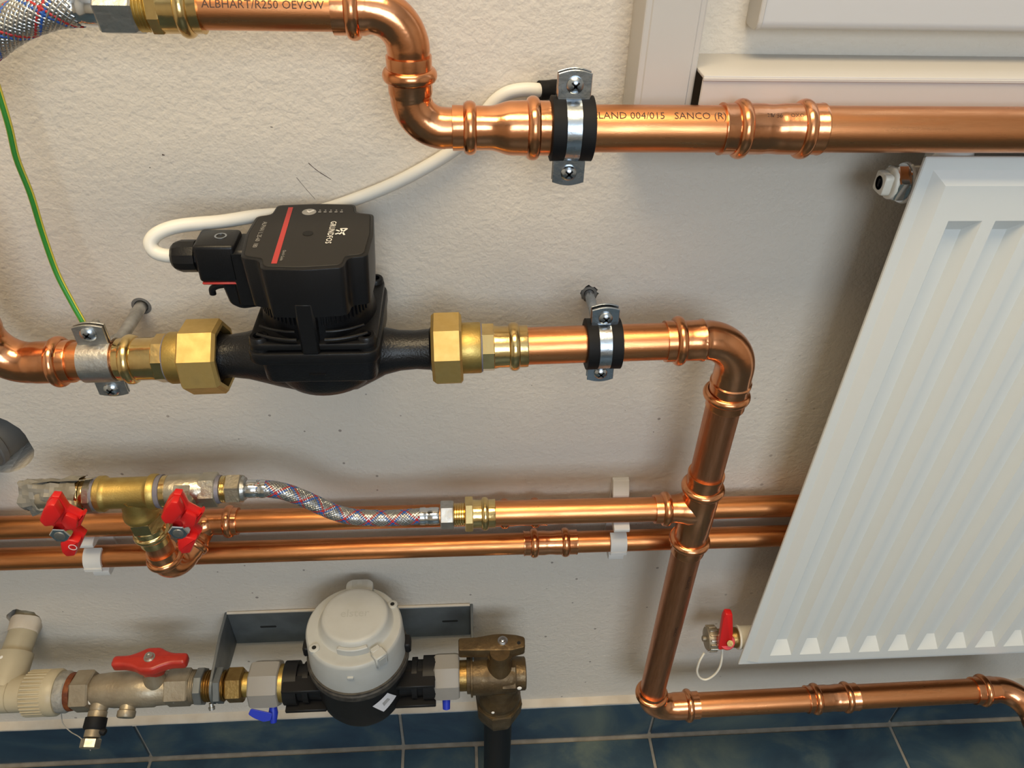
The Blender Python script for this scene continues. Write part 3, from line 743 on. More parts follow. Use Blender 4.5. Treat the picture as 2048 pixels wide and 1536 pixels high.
# ---- filling group: brass tee with two valves
def LZ(x): return 561.4+0.02*(x+190)
def A(x): return V(x, YP, LZ(x))
AD = V(1, 0, 0.02).normalized()
def valve_handle(t, p, m='red_plastic', logo=False):
    out = [(-9.4, 19.5), (-2.5, 31), (3.7, 38), (9, 37), (10.6, 24), (11.2, 22.4), (18, 15.5), (20.4, 17.6), (21.6, 15.6), (14.5, 3.5), (10, 0.5), (14.4, -8), (4, -25.4), (-3.4, -26.2), (-5.6, -19.7), (-3.4, -8), (-7, 4), (-10.5, 11)]
    o = p - Y*2
    part('handle', MB().prism(out, o, X, Z, -Y, 7, 1.6, 2), m, t)
    part('grip', MB().prism(round_poly([(-9.0, 19.2), (-2.4, 30.4), (3.7, 37.2), (8.6, 36.4), (9.6, 24), (0, 13), (-7, 12)], 1.5, 2), o-Y*6, X, Z, -Y, 9, 2.0, 2), m, t)
    part('grip', MB().prism(round_poly([(12.6, -8), (4, -24.6), (-3.2, -25.4), (-5.0, -19.4), (-3.0, -9), (4, -4)], 1.5, 2), o-Y*6, X, Z, -Y, 8, 2.0, 2), m, t)
    part('stop', MB().prism(round_poly([(9.5, 21), (17, 14.5), (13, 4), (5, 3), (3, 12)], 2, 2), o-Y*6, X, Z, -Y, 4.5, 1.2, 2), m, t)
    part('handle_nut', octo(MB(), o-Y*6, -Y, 0, 7.5, 8.2, 6, 0.8, 0.4), 'chrome', t, smooth=20)
    part('stem', MB().lathe(o-Y*6, -Y, [(0, 4.2), (8, 4.2), (8.2, 3.4)], 20), 'zinc_dull', t)
    if logo:
        pass
def right_valve():
    t = thing('ball_valve', 'nickel ball valve with red butterfly handle joined to the small braided hose', 'valve', A(-225)-V(0, 0, 14))
    p = A(-249.5)
    part('body', MB().lathe(p, AD, [(0, 11), (0.2, 13.2), (4, 13.2), (4.5, 13.7), (8, 14.1), (28, 14.1), (31, 13.2), (34, 12.8)], 36), 'nickel', t)
    part('brass_end', MB().lathe(p, AD, [(-0.3, 11), (-0.3, 13.4), (3.8, 13.4), (3.9, 11)], 36), 'brass_press', t)
    part('hex_end', octo(MB(), p, AD, 31, 44, 14.6, 6, 0.7, 0.25), 'nickel', t, smooth=20)
    part('raised_panel', MB().prism(round_poly([(-6.5, -5), (6.5, -5), (6.5, 5), (-6.5, 5)], 0.6, 1), p+AD*19+V(0, -9.9, 9.3), X, V(0, 0.68, 0.73), V(0, -0.73, 0.68), 1.3, 0.4), 'nickel', t)
    part('sealant_ring', MB().lathe(p, AD, [(43.5, 10), (43.6, 12.2), (47, 11.6), (47.2, 10)], 28), 'sealant', t)
    th = [(46.5, 9)]
    for k in range(3): th += [(47+1.7*k, 10.6), (47.7+1.7*k, 11.3), (48.4+1.7*k, 10.6)]
    part('thread', MB().lathe(p, AD, th+[(52.5, 9)], 28), 'brass_press', t, smooth=20)
    part('stem_boss', MB().lathe(p+AD*20, -Y, [(6, 9.5), (17, 9), (20, 7.2), (28, 6.0)], 28), 'nickel', t)
    valve_handle(t, V(-229.3, -93, 552.5))
right_valve()
def brass_tee():
    t = thing('brass_tee', 'cast brass tee between the two red-handled valves', 'pipe tee', V(-275, YP, 527))
    p = A(-302.5)
    m = MB().lathe(p, AD, [(0, 11), (0, 14.2), (1, 15.0), (5, 15.0), (7, 13.4), (9, 13.0), (39, 13.0), (41, 13.4), (43, 15.0), (47, 15.0), (48.5, 14.2), (48.5, 11)], 40)
    m.lathe(A(-274.5), -Z, [(4, 12.6), (14, 13.0), (20, 13.6), (22, 14.6), (25.5, 14.8), (27, 14.2), (27, 10)], 36)
    part('body', m, 'brass_cast', t)
    part('sealant_ring', MB().lathe(p, AD, [(48.2, 11), (48.4, 13.8), (52.4, 14.2), (53.2, 11)], 32), 'sealant', t)
    part('sealant_ring', MB().lathe(A(-274.5), -Z, [(26.5, 10), (26.6, 13.6), (28.3, 13.2), (28.4, 10)], 32), 'sealant', t)
    mk = MB(); ce = A(-277)+V(0, -13.0, -1.2)
    part('cast_mark', text_mb('K', 4.0, ce+V(0, -0.2, 0), X, Z, -Y, extr=0.2), 'brass_press', t, smooth=0)
brass_tee()
def tee_adapter():
    t = thing('brass_adapter', 'brass hex adapter hanging below the cast brass tee', 'pipe adapter', (-272.5, YP, 492))
    p = V(-274, YP, 534); d = V(0.055, 0, -1).normalized()
    part('hex', octo(MB(), p, d, 1, 15, 14.6, 6, 1.4, 0.5), 'brass_press', t, smooth=20)
    part('neck', MB().lathe(p, d, [(14, 12), (15, 13.0), (20, 13.6), (24, 12.6), (26, 12.8)], 36), 'brass_press', t)
    part('press_bead', MB().lathe(p, d, beadp(23.5, 12.6, 2.6, 3.6), 36, cap0=False, cap1=False), 'brass_press', t)
    part('press_socket', MB().lathe(p, d, [(24, 12.4), (33, 12.6), (35, 12.4), (35, 11)], 36), 'brass_press', t)
tee_adapter()
pipe('copper_pipe', (-272.2, YP, 502), (-269.8, YP, 476), 11, 'copper_z', 'short copper stub under the brass hex adapter')
def drop_elbow():
    t = thing('copper_elbow', 'small copper elbow below the brass tee turning back toward the wall', 'pipe elbow', (-262, -55, 455))
    st = []; d0 = V(0.06, 0, -1).normalized(); d1 = V(0.42, 0.88, 0.30).normalized()
    p = line(st, V(-270.6, YP, 487), d0, [(0, 11.2), (0, 13.0), (1, 13.2), (14, 12.9)])
    p = arc(st, p, d0, d1, 15.5, 12.6, 14)
    line(st, p, d1, [(1, 12.6), (3, 13.2), (16, 13.2), (17, 13.0), (17, 11)])
    part('body', MB().sweep(st, 48, jit=press_hex(len(st), 5, 5)), 'copper_fit', t)
    bead_part(t, (-270.0, YP, 475.5), d0, 12.9, h=3.0)
    bead_part(t, p+d1*11, d1, 13.0, h=2.4)
    return p+d1*17, d1
pe, de = drop_elbow()
def wall_tee():
    t = thing('copper_tee', 'copper tee on the upper thin wall pipe behind the red-handled valve', 'pipe tee', (-250, -23, 457))
    y, z = -23, 470.6
    st = []
    line(st, V(-216, y, z), -X, [(0, 11.2), (0, 12.9), (1, 13.1), (14, 12.6), (20, 12.4), (70, 12.4), (84, 12.8), (86, 13.1), (86, 11.2)])
    m = MB().sweep(st, 40)
    m.tube([pe-de*8, pe+de*2, pe+de*8+V(0, 2, 0), V(-246, y-4, z), V(-245, y, z)], 11.8, 32, 6)
    part('body', m, 'copper_fit', t)
    bead_part(t, (-224.5, y, z), X, 12.8, h=3.0); bead_part(t, (-294, y, z), X, 12.8, h=3.0)
wall_tee()
def left_valve():
    t = thing('ball_valve', 'tape-wrapped valve with red butterfly handle left of the brass tee', 'valve', A(-325)-V(0, 0, 14))
    p = A(-303)
    part('sealant_ring', MB().lathe(p, -AD, [(-0.5, 11), (-0.3, 13.6), (2.0, 13.8), (2.4, 11)], 32), 'sealant', t)
    part('hex', octo(MB(), p, -AD, 1.6, 7.5, 15.0, 8, 0.7, 0.3), 'nickel', t, smooth=20)
    part('brass_end', MB().lathe(p, -AD, [(7.2, 11), (7.4, 13.0), (10, 13.6), (11.5, 12.9), (13, 13.7), (16, 13.2), (20, 12.5)], 36), 'brass_press', t)
    part('body', MB().lathe(p, -AD, [(16, 12.2), (44, 12.2), (46, 11), (46, 6)], 32), 'nickel', t)
    part('stem_boss', MB().lathe(A(-321), V(0, -1, -0.05), [(6, 8.5), (20, 8), (24, 6)], 24), 'nickel', t)
    valve_handle(t, V(-320.5, -93, 553.2))
    part('handle_emblem', MB().lathe(V(-314.5, -109.0, 540), -Y, [(0, 3.3), (0.15, 3.3), (0.15, 2.7), (0, 2.7)], 20, cap0=False, cap1=False), 'print_white', t, smooth=0)
    # crumpled tape sleeve, pinched flat at the open end
    vs = []; fs = []; n = 30; K = 15
    for k in range(K):
        f = k/(K-1); x = -316.5-45.0*f
        ry = 15.2*(1-f) + 9.0*f; rz = 14.6*(1-f) + 17.0*f
        for i in range(n):
            a = 2*PI*i/n; dirv = V(0, math.cos(a), math.sin(a))
            nz = noise.noise(V(x*0.11, 2.2*math.cos(a), 2.2*math.sin(a)))*(1.6+3.4*f) + noise.noise(V(x*0.22+9, 4*math.cos(a), 4*math.sin(a)))*1.8
            xe = x + (5.0*noise.noise(V(3, 1.9*math.cos(a), 1.9*math.sin(a))) if k in (0, K-1) else 0)
            vs.append(A(xe) + V(0, (ry+nz)*math.cos(a), (rz+nz)*math.sin(a)))
    for k in range(K-1):
        for i in range(n): fs.append((k*n+i, k*n+(i+1) % n, (k+1)*n+(i+1) % n, (k+1)*n+i))
    fs.append(tuple(range((K-1)*n, K*n)))
    flap = MB().add(vs, fs)
    part('tape_wrap', flap, 'duct_tape', t, 'crumpled grey duct tape', smooth=14)
    fl = []
    ff = []
    for k in range(9):
        for j in range(4):
            x = -352+k*6; fl.append(A(x)+V(0, 4-2*j+noise.noise(V(x*.1, j, 0))*1.5, 13.5+j*(1.2+0.5*k/8)+2.0*noise.noise(V(x*0.13, j*0.4, 5))))
    for k in range(8):
        for j in range(3): ff.append((4*k+j, 4*k+4+j, 4*k+5+j, 4*k+1+j))
    part('tape_flap', MB().add(fl, ff), 'duct_tape', t, smooth=30)
left_valve()

# ---- pair of thin pipes along the wall
pipe('copper_pipe', (-700, -23, 470.6), (-292, -23, 470.6), 11, 'copper_old', 'upper thin wall pipe left of the brass tee', n=40)
pipe('copper_pipe', (-222, -23, 470.6), (1500, -23, 471.2), 11, 'copper_old', 'upper thin wall pipe passing behind the tee and radiator', n=40)
pipe('copper_pipe', (-700, -23, 426), (1500, -23, 425), 11, 'copper_old', 'lower thin wall pipe running the whole width behind the radiator', n=40)
coupling('copper_coupling', (57.8, -23, 425.8), (112, -23, 425.7), 12.3, (10.7, 42.3), 'copper press coupling on the lower thin wall pipe', bead_h=2.8)
coupling('copper_coupling', (26, -23, 470.8), (79, -23, 470.8), 12.3, (11.7, 41.4), 'copper press coupling peeking out behind the hose branch pipe', bead_h=2.8)
def clip(x0, label):
    t = thing('pipe_clip', label, 'pipe clip', (x0+8, 0, 376), 'white clips on the thin wall pipes')
    x1 = x0+16.5
    part('base', MB().prism(round_poly([(-3, 404), (0, 404), (0, 494), (-2.2, 494)], 0.5, 1), V(x0, 0, 0), Y, Z, X, 16.5, 0.3), 'clip_white', t)
    part('upper_plate', MB().prism(round_poly([(-2, 494), (-5, 494), (-13, 481), (-13, 478), (-2, 480)], 0.7, 2), V(x0+0.2, 0, 0), Y, Z, X, 16.1, 0.4), 'clip_white', t)
    part('upper_cradle', MB().prism(round_poly([(0, 459), (-29, 459), (-35, 456), (-35, 452), (-30, 451), (0, 451)], 1, 2), V(x0+0.4, 0, 0), Y, Z, X, 15.7, 0.4), 'clip_white', t)
    hook = []
    n_ = 14
    for k in range(n_+1):
        a = math.radians(95+85*k/n_); hook.append((-23+14.2*math.cos(a), 425.5+14.2*math.sin(a)))
    for k in range(n_, -1, -1):
        a = math.radians(95+85*k/n_); hook.append((-23+11.6*math.cos(a), 425.5+11.6*math.sin(a)))
    part('hook', MB().prism(hook, V(x0-0.3, 0, 0), Y, Z, X, 16.5), 'clip_white', t)
    part('hook_lip', MB().box(x0-0.6, x0+16.4, -38.6, -36.4, 421, 425.5, 0.6), 'clip_white', t)
    part('lower_cradle', MB().prism(round_poly([(0, 413.5), (-24, 413.5), (-30, 411), (-30, 404.5), (-25, 403.5), (0, 403.5)], 1, 2), V(x0+0.4, 0, 0), Y, Z, X, 15.7, 0.4), 'clip_white', t)
clip(145, 'white plastic clip on the thin wall pipes left of the vertical pipe')
clip(-367, 'white plastic clip on the thin wall pipes below the tape-wrapped valve')

# ================================================================== CLAMPS
def screw(t, p, d, r=5.2):
    s = part('screw', MB().lathe(p, d, [(0, 3), (0, r), (1.2, r), (2.8, r*0.72), (3.4, r*0.25)], 24), 'zinc', t, 'cross-head screw')
    a = V(0.7071, 0, 0.7071); b_ = V(-0.7071, 0, 0.7071)
    for u, w in ((a, b_), (b_, a)):
        q = [(-3.0, -0.55), (3.0, -0.55), (3.0, 0.55), (-3.0, 0.55)]
        part('screw_slot', MB().prism(q, p+d*2.65, u, w, d, 0.75), 'gap_dark', s, smooth=0)
def lined_clamp(name, label, c, ax, r, bolt_to, tab=17.5, roll=0.0, zt=1.0):
    t = thing(name, label, 'pipe clamp', c-V(0, 0, r+20))
    ax = ax.normalized(); ri = r; ro = r+4.0
    up = (Z-ax*Z.dot(ax)).normalized()
    fw = V(0, -1, 0)
    # rubber lining: two flared bands round the pipe, sides proud of the strap
    prof = [(-12.8, ri-0.2), (-13.2, ro-0.6), (-12.6, ro+1.2), (-4.6, ro+1.0), (-4.4, ro-0.6), (4.4, ro-0.6), (4.6, ro+1.0), (12.6, ro+1.2), (13.2, ro-0.6), (12.8, ri-0.2)]
    part('rubber_lining', MB().lathe(c, ax, prof, 40, cap0=False, cap1=False), 'rubber', t, 'black rubber lining')
    # metal strap (front and rear half), slightly narrower at the tabs
    for sgn, nm in ((1, 'front_strap'), (-1, 'rear_strap')):
        m = MB(); vs = []; fs = []; n_ = 24; rr = ro+0.9
        for k in range(n_+1):
            a = math.radians(12+156*k/n_)
            d = fw*(sgn*math.sin(a)) + up*math.cos(a)
            w = 4.4+2.2*abs(math.cos(a))**6
            for wv, rv in ((-w, rr-1.2), (-w, rr), (w, rr), (w, rr-1.2)): vs.append(c+d*rv+ax*wv)
        for k in range(n_):
            b0 = 4*k
            for u in range(4): fs.append((b0+u, b0+(u+1) % 4, b0+4+(u+1) % 4, b0+4+u))
        fs += [(0, 3, 2, 1), tuple(4*n_+u for u in (0, 1, 2, 3))]
        m.add(vs, fs)
        part(nm, m, 'zinc', t)
        for sg in (1, -1):
            w = 10.0; e = (up*sg)
            z0 = ro-0.8; z1 = ro+tab
            pts = [(-w*0.92, z0), (-w, z0+3), (-w, z1-2.2)] + [(-w+2*w*k/8, z1-2.2+2.2*math.sin(PI*k/8)) for k in range(1, 8)] + [(w, z1-2.2), (w, z0+3), (w*0.92, z0)]
            part('tab', MB().prism(pts, c+fw*(sgn*1.6), ax, e, fw*sgn, 1.7, 0.3), 'zinc', t)
    for sg in (1, -1):
        screw(t, c+fw*3.3+up*(sg*(ro+tab-8.6)), fw, 5.0)
        part('screw_end', MB().lathe(c+fw*0+up*(sg*(ro+tab-8.6)), -fw, [(0, 2.6), (11, 2.6), (11.5, 2.0)], 16), 'zinc', t)
    # hanger bolt to the wall
    bp = c-fw*(ro+1); bt = Vector(bolt_to)
    part('boss_nut', octo(MB(), bp, -fw, -0.5, 7, 6.5, 6, 0.6), 'zinc', t, smooth=20)
    part('hanger_bolt', MB().lathe(bp, bt-bp, [(0, 3.9), ((bt-bp).length, 3.9)], 20), 'zinc', t)
    part('wall_plug', MB().lathe(V(bt.x, 2.5, bt.z), -Y, [(-20, 5.6), (0.0, 5.6), (2.8, 6.6), (2.8, 4.2), (0, 4.0)], 20), 'grey_pvc', t)
lined_clamp('pipe_clamp', 'rubber-lined zinc clamp on the thick top pipe at the end of the reducer', V(68.3, YP, ZT), V(1, 0, 0), 14, (68, 4, 866))
lined_clamp('pipe_clamp', 'rubber-lined zinc clamp on the middle pipe right of the pump', M(103.6), MD, 14, (103.2, 4, 705.4), tab=15.5)
def bare_clamp():
    c = M(-260); ax = MD; r = 14
    t = thing('pipe_clamp', 'bare steel clamp with earth wire on the short pipe left of the pump', 'pipe clamp', c-V(0, 0, 35))
    fw = V(0.0, -1, 0); up = (Z-ax*Z.dot(ax)).normalized()
    for sgn, nm in ((1, 'front_strap'), (-1, 'rear_strap')):
        vs = []; fs = []; n_ = 26; rr = r+2.0
        for k in range(n_+1):
            a = math.radians(5+170*k/n_); d = fw*(sgn*math.sin(a)) + up*math.cos(a)
            for wv, rv in ((-11.2, rr-1.6), (-11.2, rr), (11.2, rr), (11.2, rr-1.6)): vs.append(c+d*rv+ax*wv)
        for k in range(n_):
            for u in range(4): fs.append((4*k+u, 4*k+(u+1) % 4, 4*k+4+(u+1) % 4, 4*k+4+u))
        fs += [(0, 3, 2, 1), tuple(4*n_+u for u in (0, 1, 2, 3))]
        part(nm, MB().add(vs, fs), 'zinc_dull', t)
        for sg in (1, -1):
            w = 10.6; z0 = r+0.5; z1 = r+18
            sh = 0.0
            pts = [(-w, z0), (-w, z1-2)] + [(-w+2*w*k/8, z1-2+2*math.sin(PI*k/8)) for k in range(1, 8)] + [(w, z1-2), (w, z0)]
            off = fw*(sgn*(1.0 if sg > 0 else 0.4))
            part('tab', MB().prism(pts, c+off, ax, up*sg, fw*sgn, 1.7, 0.3), 'zinc_dull', t)
    screw(t, c+fw*2.8+up*25, fw, 5.6); screw(t, c+fw*2.2-up*25, fw, 5.6)
    part('screw_end', MB().lathe(c+up*25, -fw, [(0, 2.8), (12, 2.8), (12.6, 2.2)], 16), 'zinc_dull', t)
    bp = V(-254.5, YP+15.5, 697); bt = V(-252.9, 6, 697.9)
    part('hanger_bolt', MB().lathe(bp, bt-bp, [(0, 4.6), ((bt-bp).length, 4.6)], 22), 'zinc_dull', t)
    part('bolt_boss', octo(MB(), V(-254.5, YP+16, 697), Y, -1, 5, 8, 6, 0.6), 'zinc_dull', t, smooth=20)
    part('wall_plug', MB().lathe(V(-252.9, 2, 697.9), -Y, [(-20, 6.2), (0, 6.2), (2.2, 7.6), (2.2, 5.4), (0, 5.2)], 22), 'grey_pvc', t)
bare_clamp()
ew = thing('earth_wire', 'green and yellow earth wire hanging from upper left to the bare steel clamp', 'wire', (-275, -55, 722))
wp = [V(-276, -30, 1010), V(-277.5, -34, 930), V(-278, -38, 880), V(-278.8, -40, 855), V(-280.5, -42, 835), V(-279.2, -44, 812), V(-280.0, -46, 785), V(-278.5, -50, 757), V(-272.5, -56, 736), V(-267.5, -61, 724), V(-265.5, -65, 720)]
part('wire', MB().tube(wp, 2.0, 14, 8), 'wire_green', ew)
part('yellow_stripe', MB().tube([p+V(1.45, -0.40, 0.1) for p in wp], 0.85, 10, 8), 'wire_yellow', ew)
part('yellow_stripe', MB().tube([p+V(-1.45, -0.30, 0.1) for p in wp], 0.8, 10, 8), 'wire_yellow', ew)

# ================================================================== GREY DRAIN PIPE at the left edge
dr = thing('drain_pipe', 'grey plastic pipe coming out of a ragged wall hole at the left edge', 'pipe', (-424, -50, 523))
dd = V(-0.42, -0.90, -0.05).normalized()
part('tube', MB().lathe(V(-441, 8, 550)-dd*45, dd, [(0, 26), (0, 29), (190, 29), (190, 26)], 40), 'grey_pvc', dr)
part('socket_lip', MB().lathe(V(-441, 8, 550)-dd*8, dd, [(0, 29), (1, 30.6), (6, 30.6), (7, 29)], 40), 'grey_pvc', dr)

# ================================================================== RADIATOR
def radiator():
    x0, x1, z0, z1 = 304.0, 1204.0, 254.5, 845.5
    t = thing('radiator', 'white ribbed panel radiator at the right', 'radiator', ((x0+x1)/2, -55, z0))
    pitch = 33.6; cs = []; c = 344.5
    while c < x1-30: cs.append(c); c += pitch
    xs = [x0, x0+0.8, x0+8.2, x0+16.8]
    for c in cs: xs += [c-12.1, c-5.7, c+5.7, c+12.1]
    xs += [x1-16.8, x1-8.2, x1-0.8, x1]; xs = sorted(xs)
    g0, g1 = 280.0, 803.0
    zs = [z0, z0+0.8, z0+7.6, z0+13.2, g0, g0+17.7, 400, 550, 700, g1-10.5, g1, z1-17.2, z1-8.8, z1-0.8, z1]
    def sm(a, b_, v): return min(1, max(0, (v-a)/(b_-a)))
    def depth(x, z):
        rim = min(sm(x0+8.2, x0+16.8, x), sm(x1-8.2, x1-16.8, x), sm(z0+7.6, z0+13.2, z), sm(z1-8.8, z1-17.2, z))
        y = -63.5-6.0*rim
        e = min(sm(x0-0.1, x0+0.8, x), sm(x1+0.1, x1-0.8, x), sm(z0-0.1, z0+0.8, z), sm(z1+0.1, z1-0.8, z))
        y += 0.8*(1-e)
        for c in cs:
            if abs(x-c) < 12.2:
                gx = min(sm(c-12.1, c-5.7, x), sm(c+12.1, c+5.7, x)); gz = min(sm(g0, g0+17.7, z), sm(g1, g1-10.5, z)); y += 8.5*min(gx, gz)
        return y
    vs = [V(x, depth(x, z), z) for z in zs for x in xs]; nx = len(xs); fs = []
    for j in range(len(zs)-1):
        for i in range(nx-1):
            q = (j*nx+i, j*nx+i+1, (j+1)*nx+i+1, (j+1)*nx+i); ys = [vs[k].y for k in q]
            if abs(ys[0]+ys[2]-ys[1]-ys[3]) < 1e-4: fs.append(q)
            else:   # fold through the odd corner
                odd = max(range(4), key=lambda k: abs(ys[k]-(sum(ys)-ys[k])/3))
                r_ = q[odd:]+q[:odd]; fs += [(r_[0], r_[1], r_[2]), (r_[0], r_[2], r_[3])]
    part('front_panel', MB().add(vs, fs), 'rad_white', t, smooth=12)
    part('back_panel', MB().box(x0+14, x1-14, -58.0, -50, z0+8, z1-8, 1.0), 'rad_white', t)
    rs = MB(); rs.box(x0, x0+1.4, -63.2, -60.4, z0, z1, 0.5); rs.box(x1-1.4, x1, -63.2, -60.4, z0, z1, 0.5); rs.box(x0, x1, -63.2, -60.4, z1-1.4, z1, 0.5); rs.box(x0, x1, -63.2, -60.4, z0, z0+1.4, 0.5)
    part('edge_fold', rs, 'rad_white', t)
    part('convector', MB().box(x0+26, x1-26, -50, -38, z0+40, z1-40), 'rad_white', t)
    # upper connection with vent plug
    yv, zv = -45, 820
    part('connection_tube', MB().lathe(V(305.8, yv, zv), X, [(0, 11), (0, 13.8), (1.5, 14.2), (2.5, 13.0), (30, 13.0)], 36), 'rad_white', t)
    part('collector', MB().lathe(V(332, yv, 800), Z, [(0, 15), (40, 15), (46, 13), (48, 10)], 32), 'rad_white', t)
    n_ = part('vent_nut', octo(MB(), V(297.2, yv, zv), X, 0, 8.0, 13.2, 6, 0.9, 0.2), 'chrome', t, 'chrome hexagon nut', smooth=20)
    part('nut_ring', MB().lathe(V(304.5, yv, zv), X, [(0, 11), (0, 13.2), (1.2, 13.2), (1.2, 11)], 32), 'chrome', n_)
    pl = part('vent_plug', MB().lathe(V(298, yv, zv), -X, [(0, 11), (2.0, 11), (2.8, 10.4), (3.2, 9.0)], 30), 'cap_cream', t, 'cream plastic vent plug')
    sq = round_poly([(-7.2, -7.2), (7.2, -7.2), (7.2, 7.2), (-7.2, 7.2)], 3.0, 3)
    part('plug_knob', MB().prism(sq, V(295.5, yv, zv), Y, Z, -X, 6.7, 1.2, 2), 'cap_cream', pl)
    part('plug_centre', MB().lathe(V(289.0, yv, zv), -X, [(-0.5, 4.8), (0.2, 4.8), (0.2, 0.2)], 24), 'print_grey', pl)
    part('plug_slot', MB().box(288.5, 289.4, yv-0.9, yv+1.1, zv-2.6, zv+2.6), 'gap_dark', pl, smooth=0)
    # drain valve at the bottom
    yv, zv = -45, 280
    part('connection_tube', MB().lathe(V(302, yv, zv), X, [(0, 11), (0, 13.2), (1.2, 13.6), (2.6, 13.4), (3.2, 12.5), (22, 12.5)], 36), 'cap_cream', t)
    dv = part('drain_valve_body', MB().lathe(V(302, yv, zv), -X, [(-2, 10.5), (0.6, 11.2), (3, 11.4), (8, 10.2), (20, 10.2), (24, 9)], 32), 'brass_dark', t, 'old brass drain valve')
    cap_ = MB().lathe(V(278.5, yv, zv), -X, [(0, 10), (0, 13.2), (1.5, 13.8), (9, 13.8), (11.5, 12.4), (12, 6), (12, 3.2), (15.5, 3.2), (16, 2.2)], 36)
    cp = part('drain_cap', cap_, 'nickel_dull', t, 'ribbed metal cap')
    for k in range(16):
        a = 2*PI*k/16
        r = MB().box(268.5, 277.4, -1.2, 1.2, 13.2, 15.0, 0.4).move(Matrix.Translation(V(0, yv, zv)) @ Matrix.Rotation(a, 4, 'X'))
        part('cap_rib', r, 'nickel', cp, smooth=0)
    ring = []
    for k in range(25):
        a = 2*PI*k/24
        ring.append(V(273.6+8.0*math.cos(a)*1.55, -62+2*math.sin(a), 256+24*math.sin(a)*1.0))
    part('cap_strap', MB().tube([V(263, -58, 272), V(258.5, -62, 262), V(258, -64, 246), V(263, -65, 234), V(271, -65.5, 230), V(279, -65, 238), V(283, -64, 252), V(283.2, -61, 268), V(281, -57, 284), V(279.5, -50, 291)], 1.3, 10, 6), 'cap_cream', t)
    dn = V(0, -0.72, 0.69)
    hd = part('drain_handle', MB().lathe(V(283.5, yv-4, zv+5), dn, [(0, 6), (4, 9.0), (16, 9.0), (17.4, 8.0)], 26), 'red_plastic', t, 'red lever')
    part('lever', MB().prism(round_poly([(-7.6, -2), (7.4, -2), (5.2, 24), (0.4, 51), (-7.4, 52), (-9.2, 44)], 2, 3), V(281.5, yv-12, zv+10), X, V(0, 0.16, 1).normalized(), -Y, 8.0, 1.6, 2), 'red_plastic', hd)
    part('lever_screw', MB().lathe(V(284.5, yv-19, zv+19), V(0, -0.7, 0.7), [(0, 3.4), (2.4, 3.4), (2.4, 1.0)], 18), 'brass_dark', hd)
radiator()

# ================================================================== WATER METER GROUP
YM = -72.0; ZM = 269.5
def Q(x): return V(x, YM, ZM)
def ppr():
    t = thing('plastic_tee', 'beige plastic pipe fitting at the lower left edge coming out of the wall', 'pipe fitting', (-485, YM, 250))
    m = MB().lathe(Q(-560), X, [(0, 16), (0, 18.4), (86, 18.4), (86.4, 17.6), (87.2, 17.6), (87.6, 18.4), (103, 18.4), (103, 14)], 40)
    d = V(-0.01, 0.92, 0.33)
    part('body', m, 'pipe_beige', t)
    b = MB().lathe(V(-484, YM, 271), V(0, 1, 0.32), [(4, 18.2), (40, 18.4), (41, 18.0), (41.2, 15.5)], 36)
    part('socket', b, 'pipe_beige', t)
    part('wall_tube', MB().lathe(V(-484, YM+30, 280), V(0.012, 1, 0.235), [(0, 14.4), (95, 14.4)], 36), 'pipe_beige', t)
    part('paint_splash', MB().lathe(V(-483.4, -6, 289), V(0, 1, 0.235), [(-5, 14.5), (-4.0, 15.0), (3, 15.6), (9, 17.0)], 30, jit=lambda k, a: 1+0.05*math.sin(a*5+k)), 'ledge_paint', t)
    nm = MB().lathe(Q(-459), X, [(0, 18), (0, 20.5), (2, 21.8), (20, 22.4), (24, 23.6), (31, 23.6), (33.5, 22.0), (34, 18)], 48)
    nt = part('ribbed_nut', nm, 'pipe_beige', t, 'ribbed beige nut')
    for k in range(34):
        a = 2*PI*k/34
        r = MB().box(-457.5, -436, -1.1, 1.1, 21.2, 23.4, 0.5).move(Matrix.Translation(V(0, YM, ZM)) @ Matrix.Rotation(a, 4, 'X'))
        part('grip_rib', r, 'pipe_beige', nt, smooth=0)
ppr()
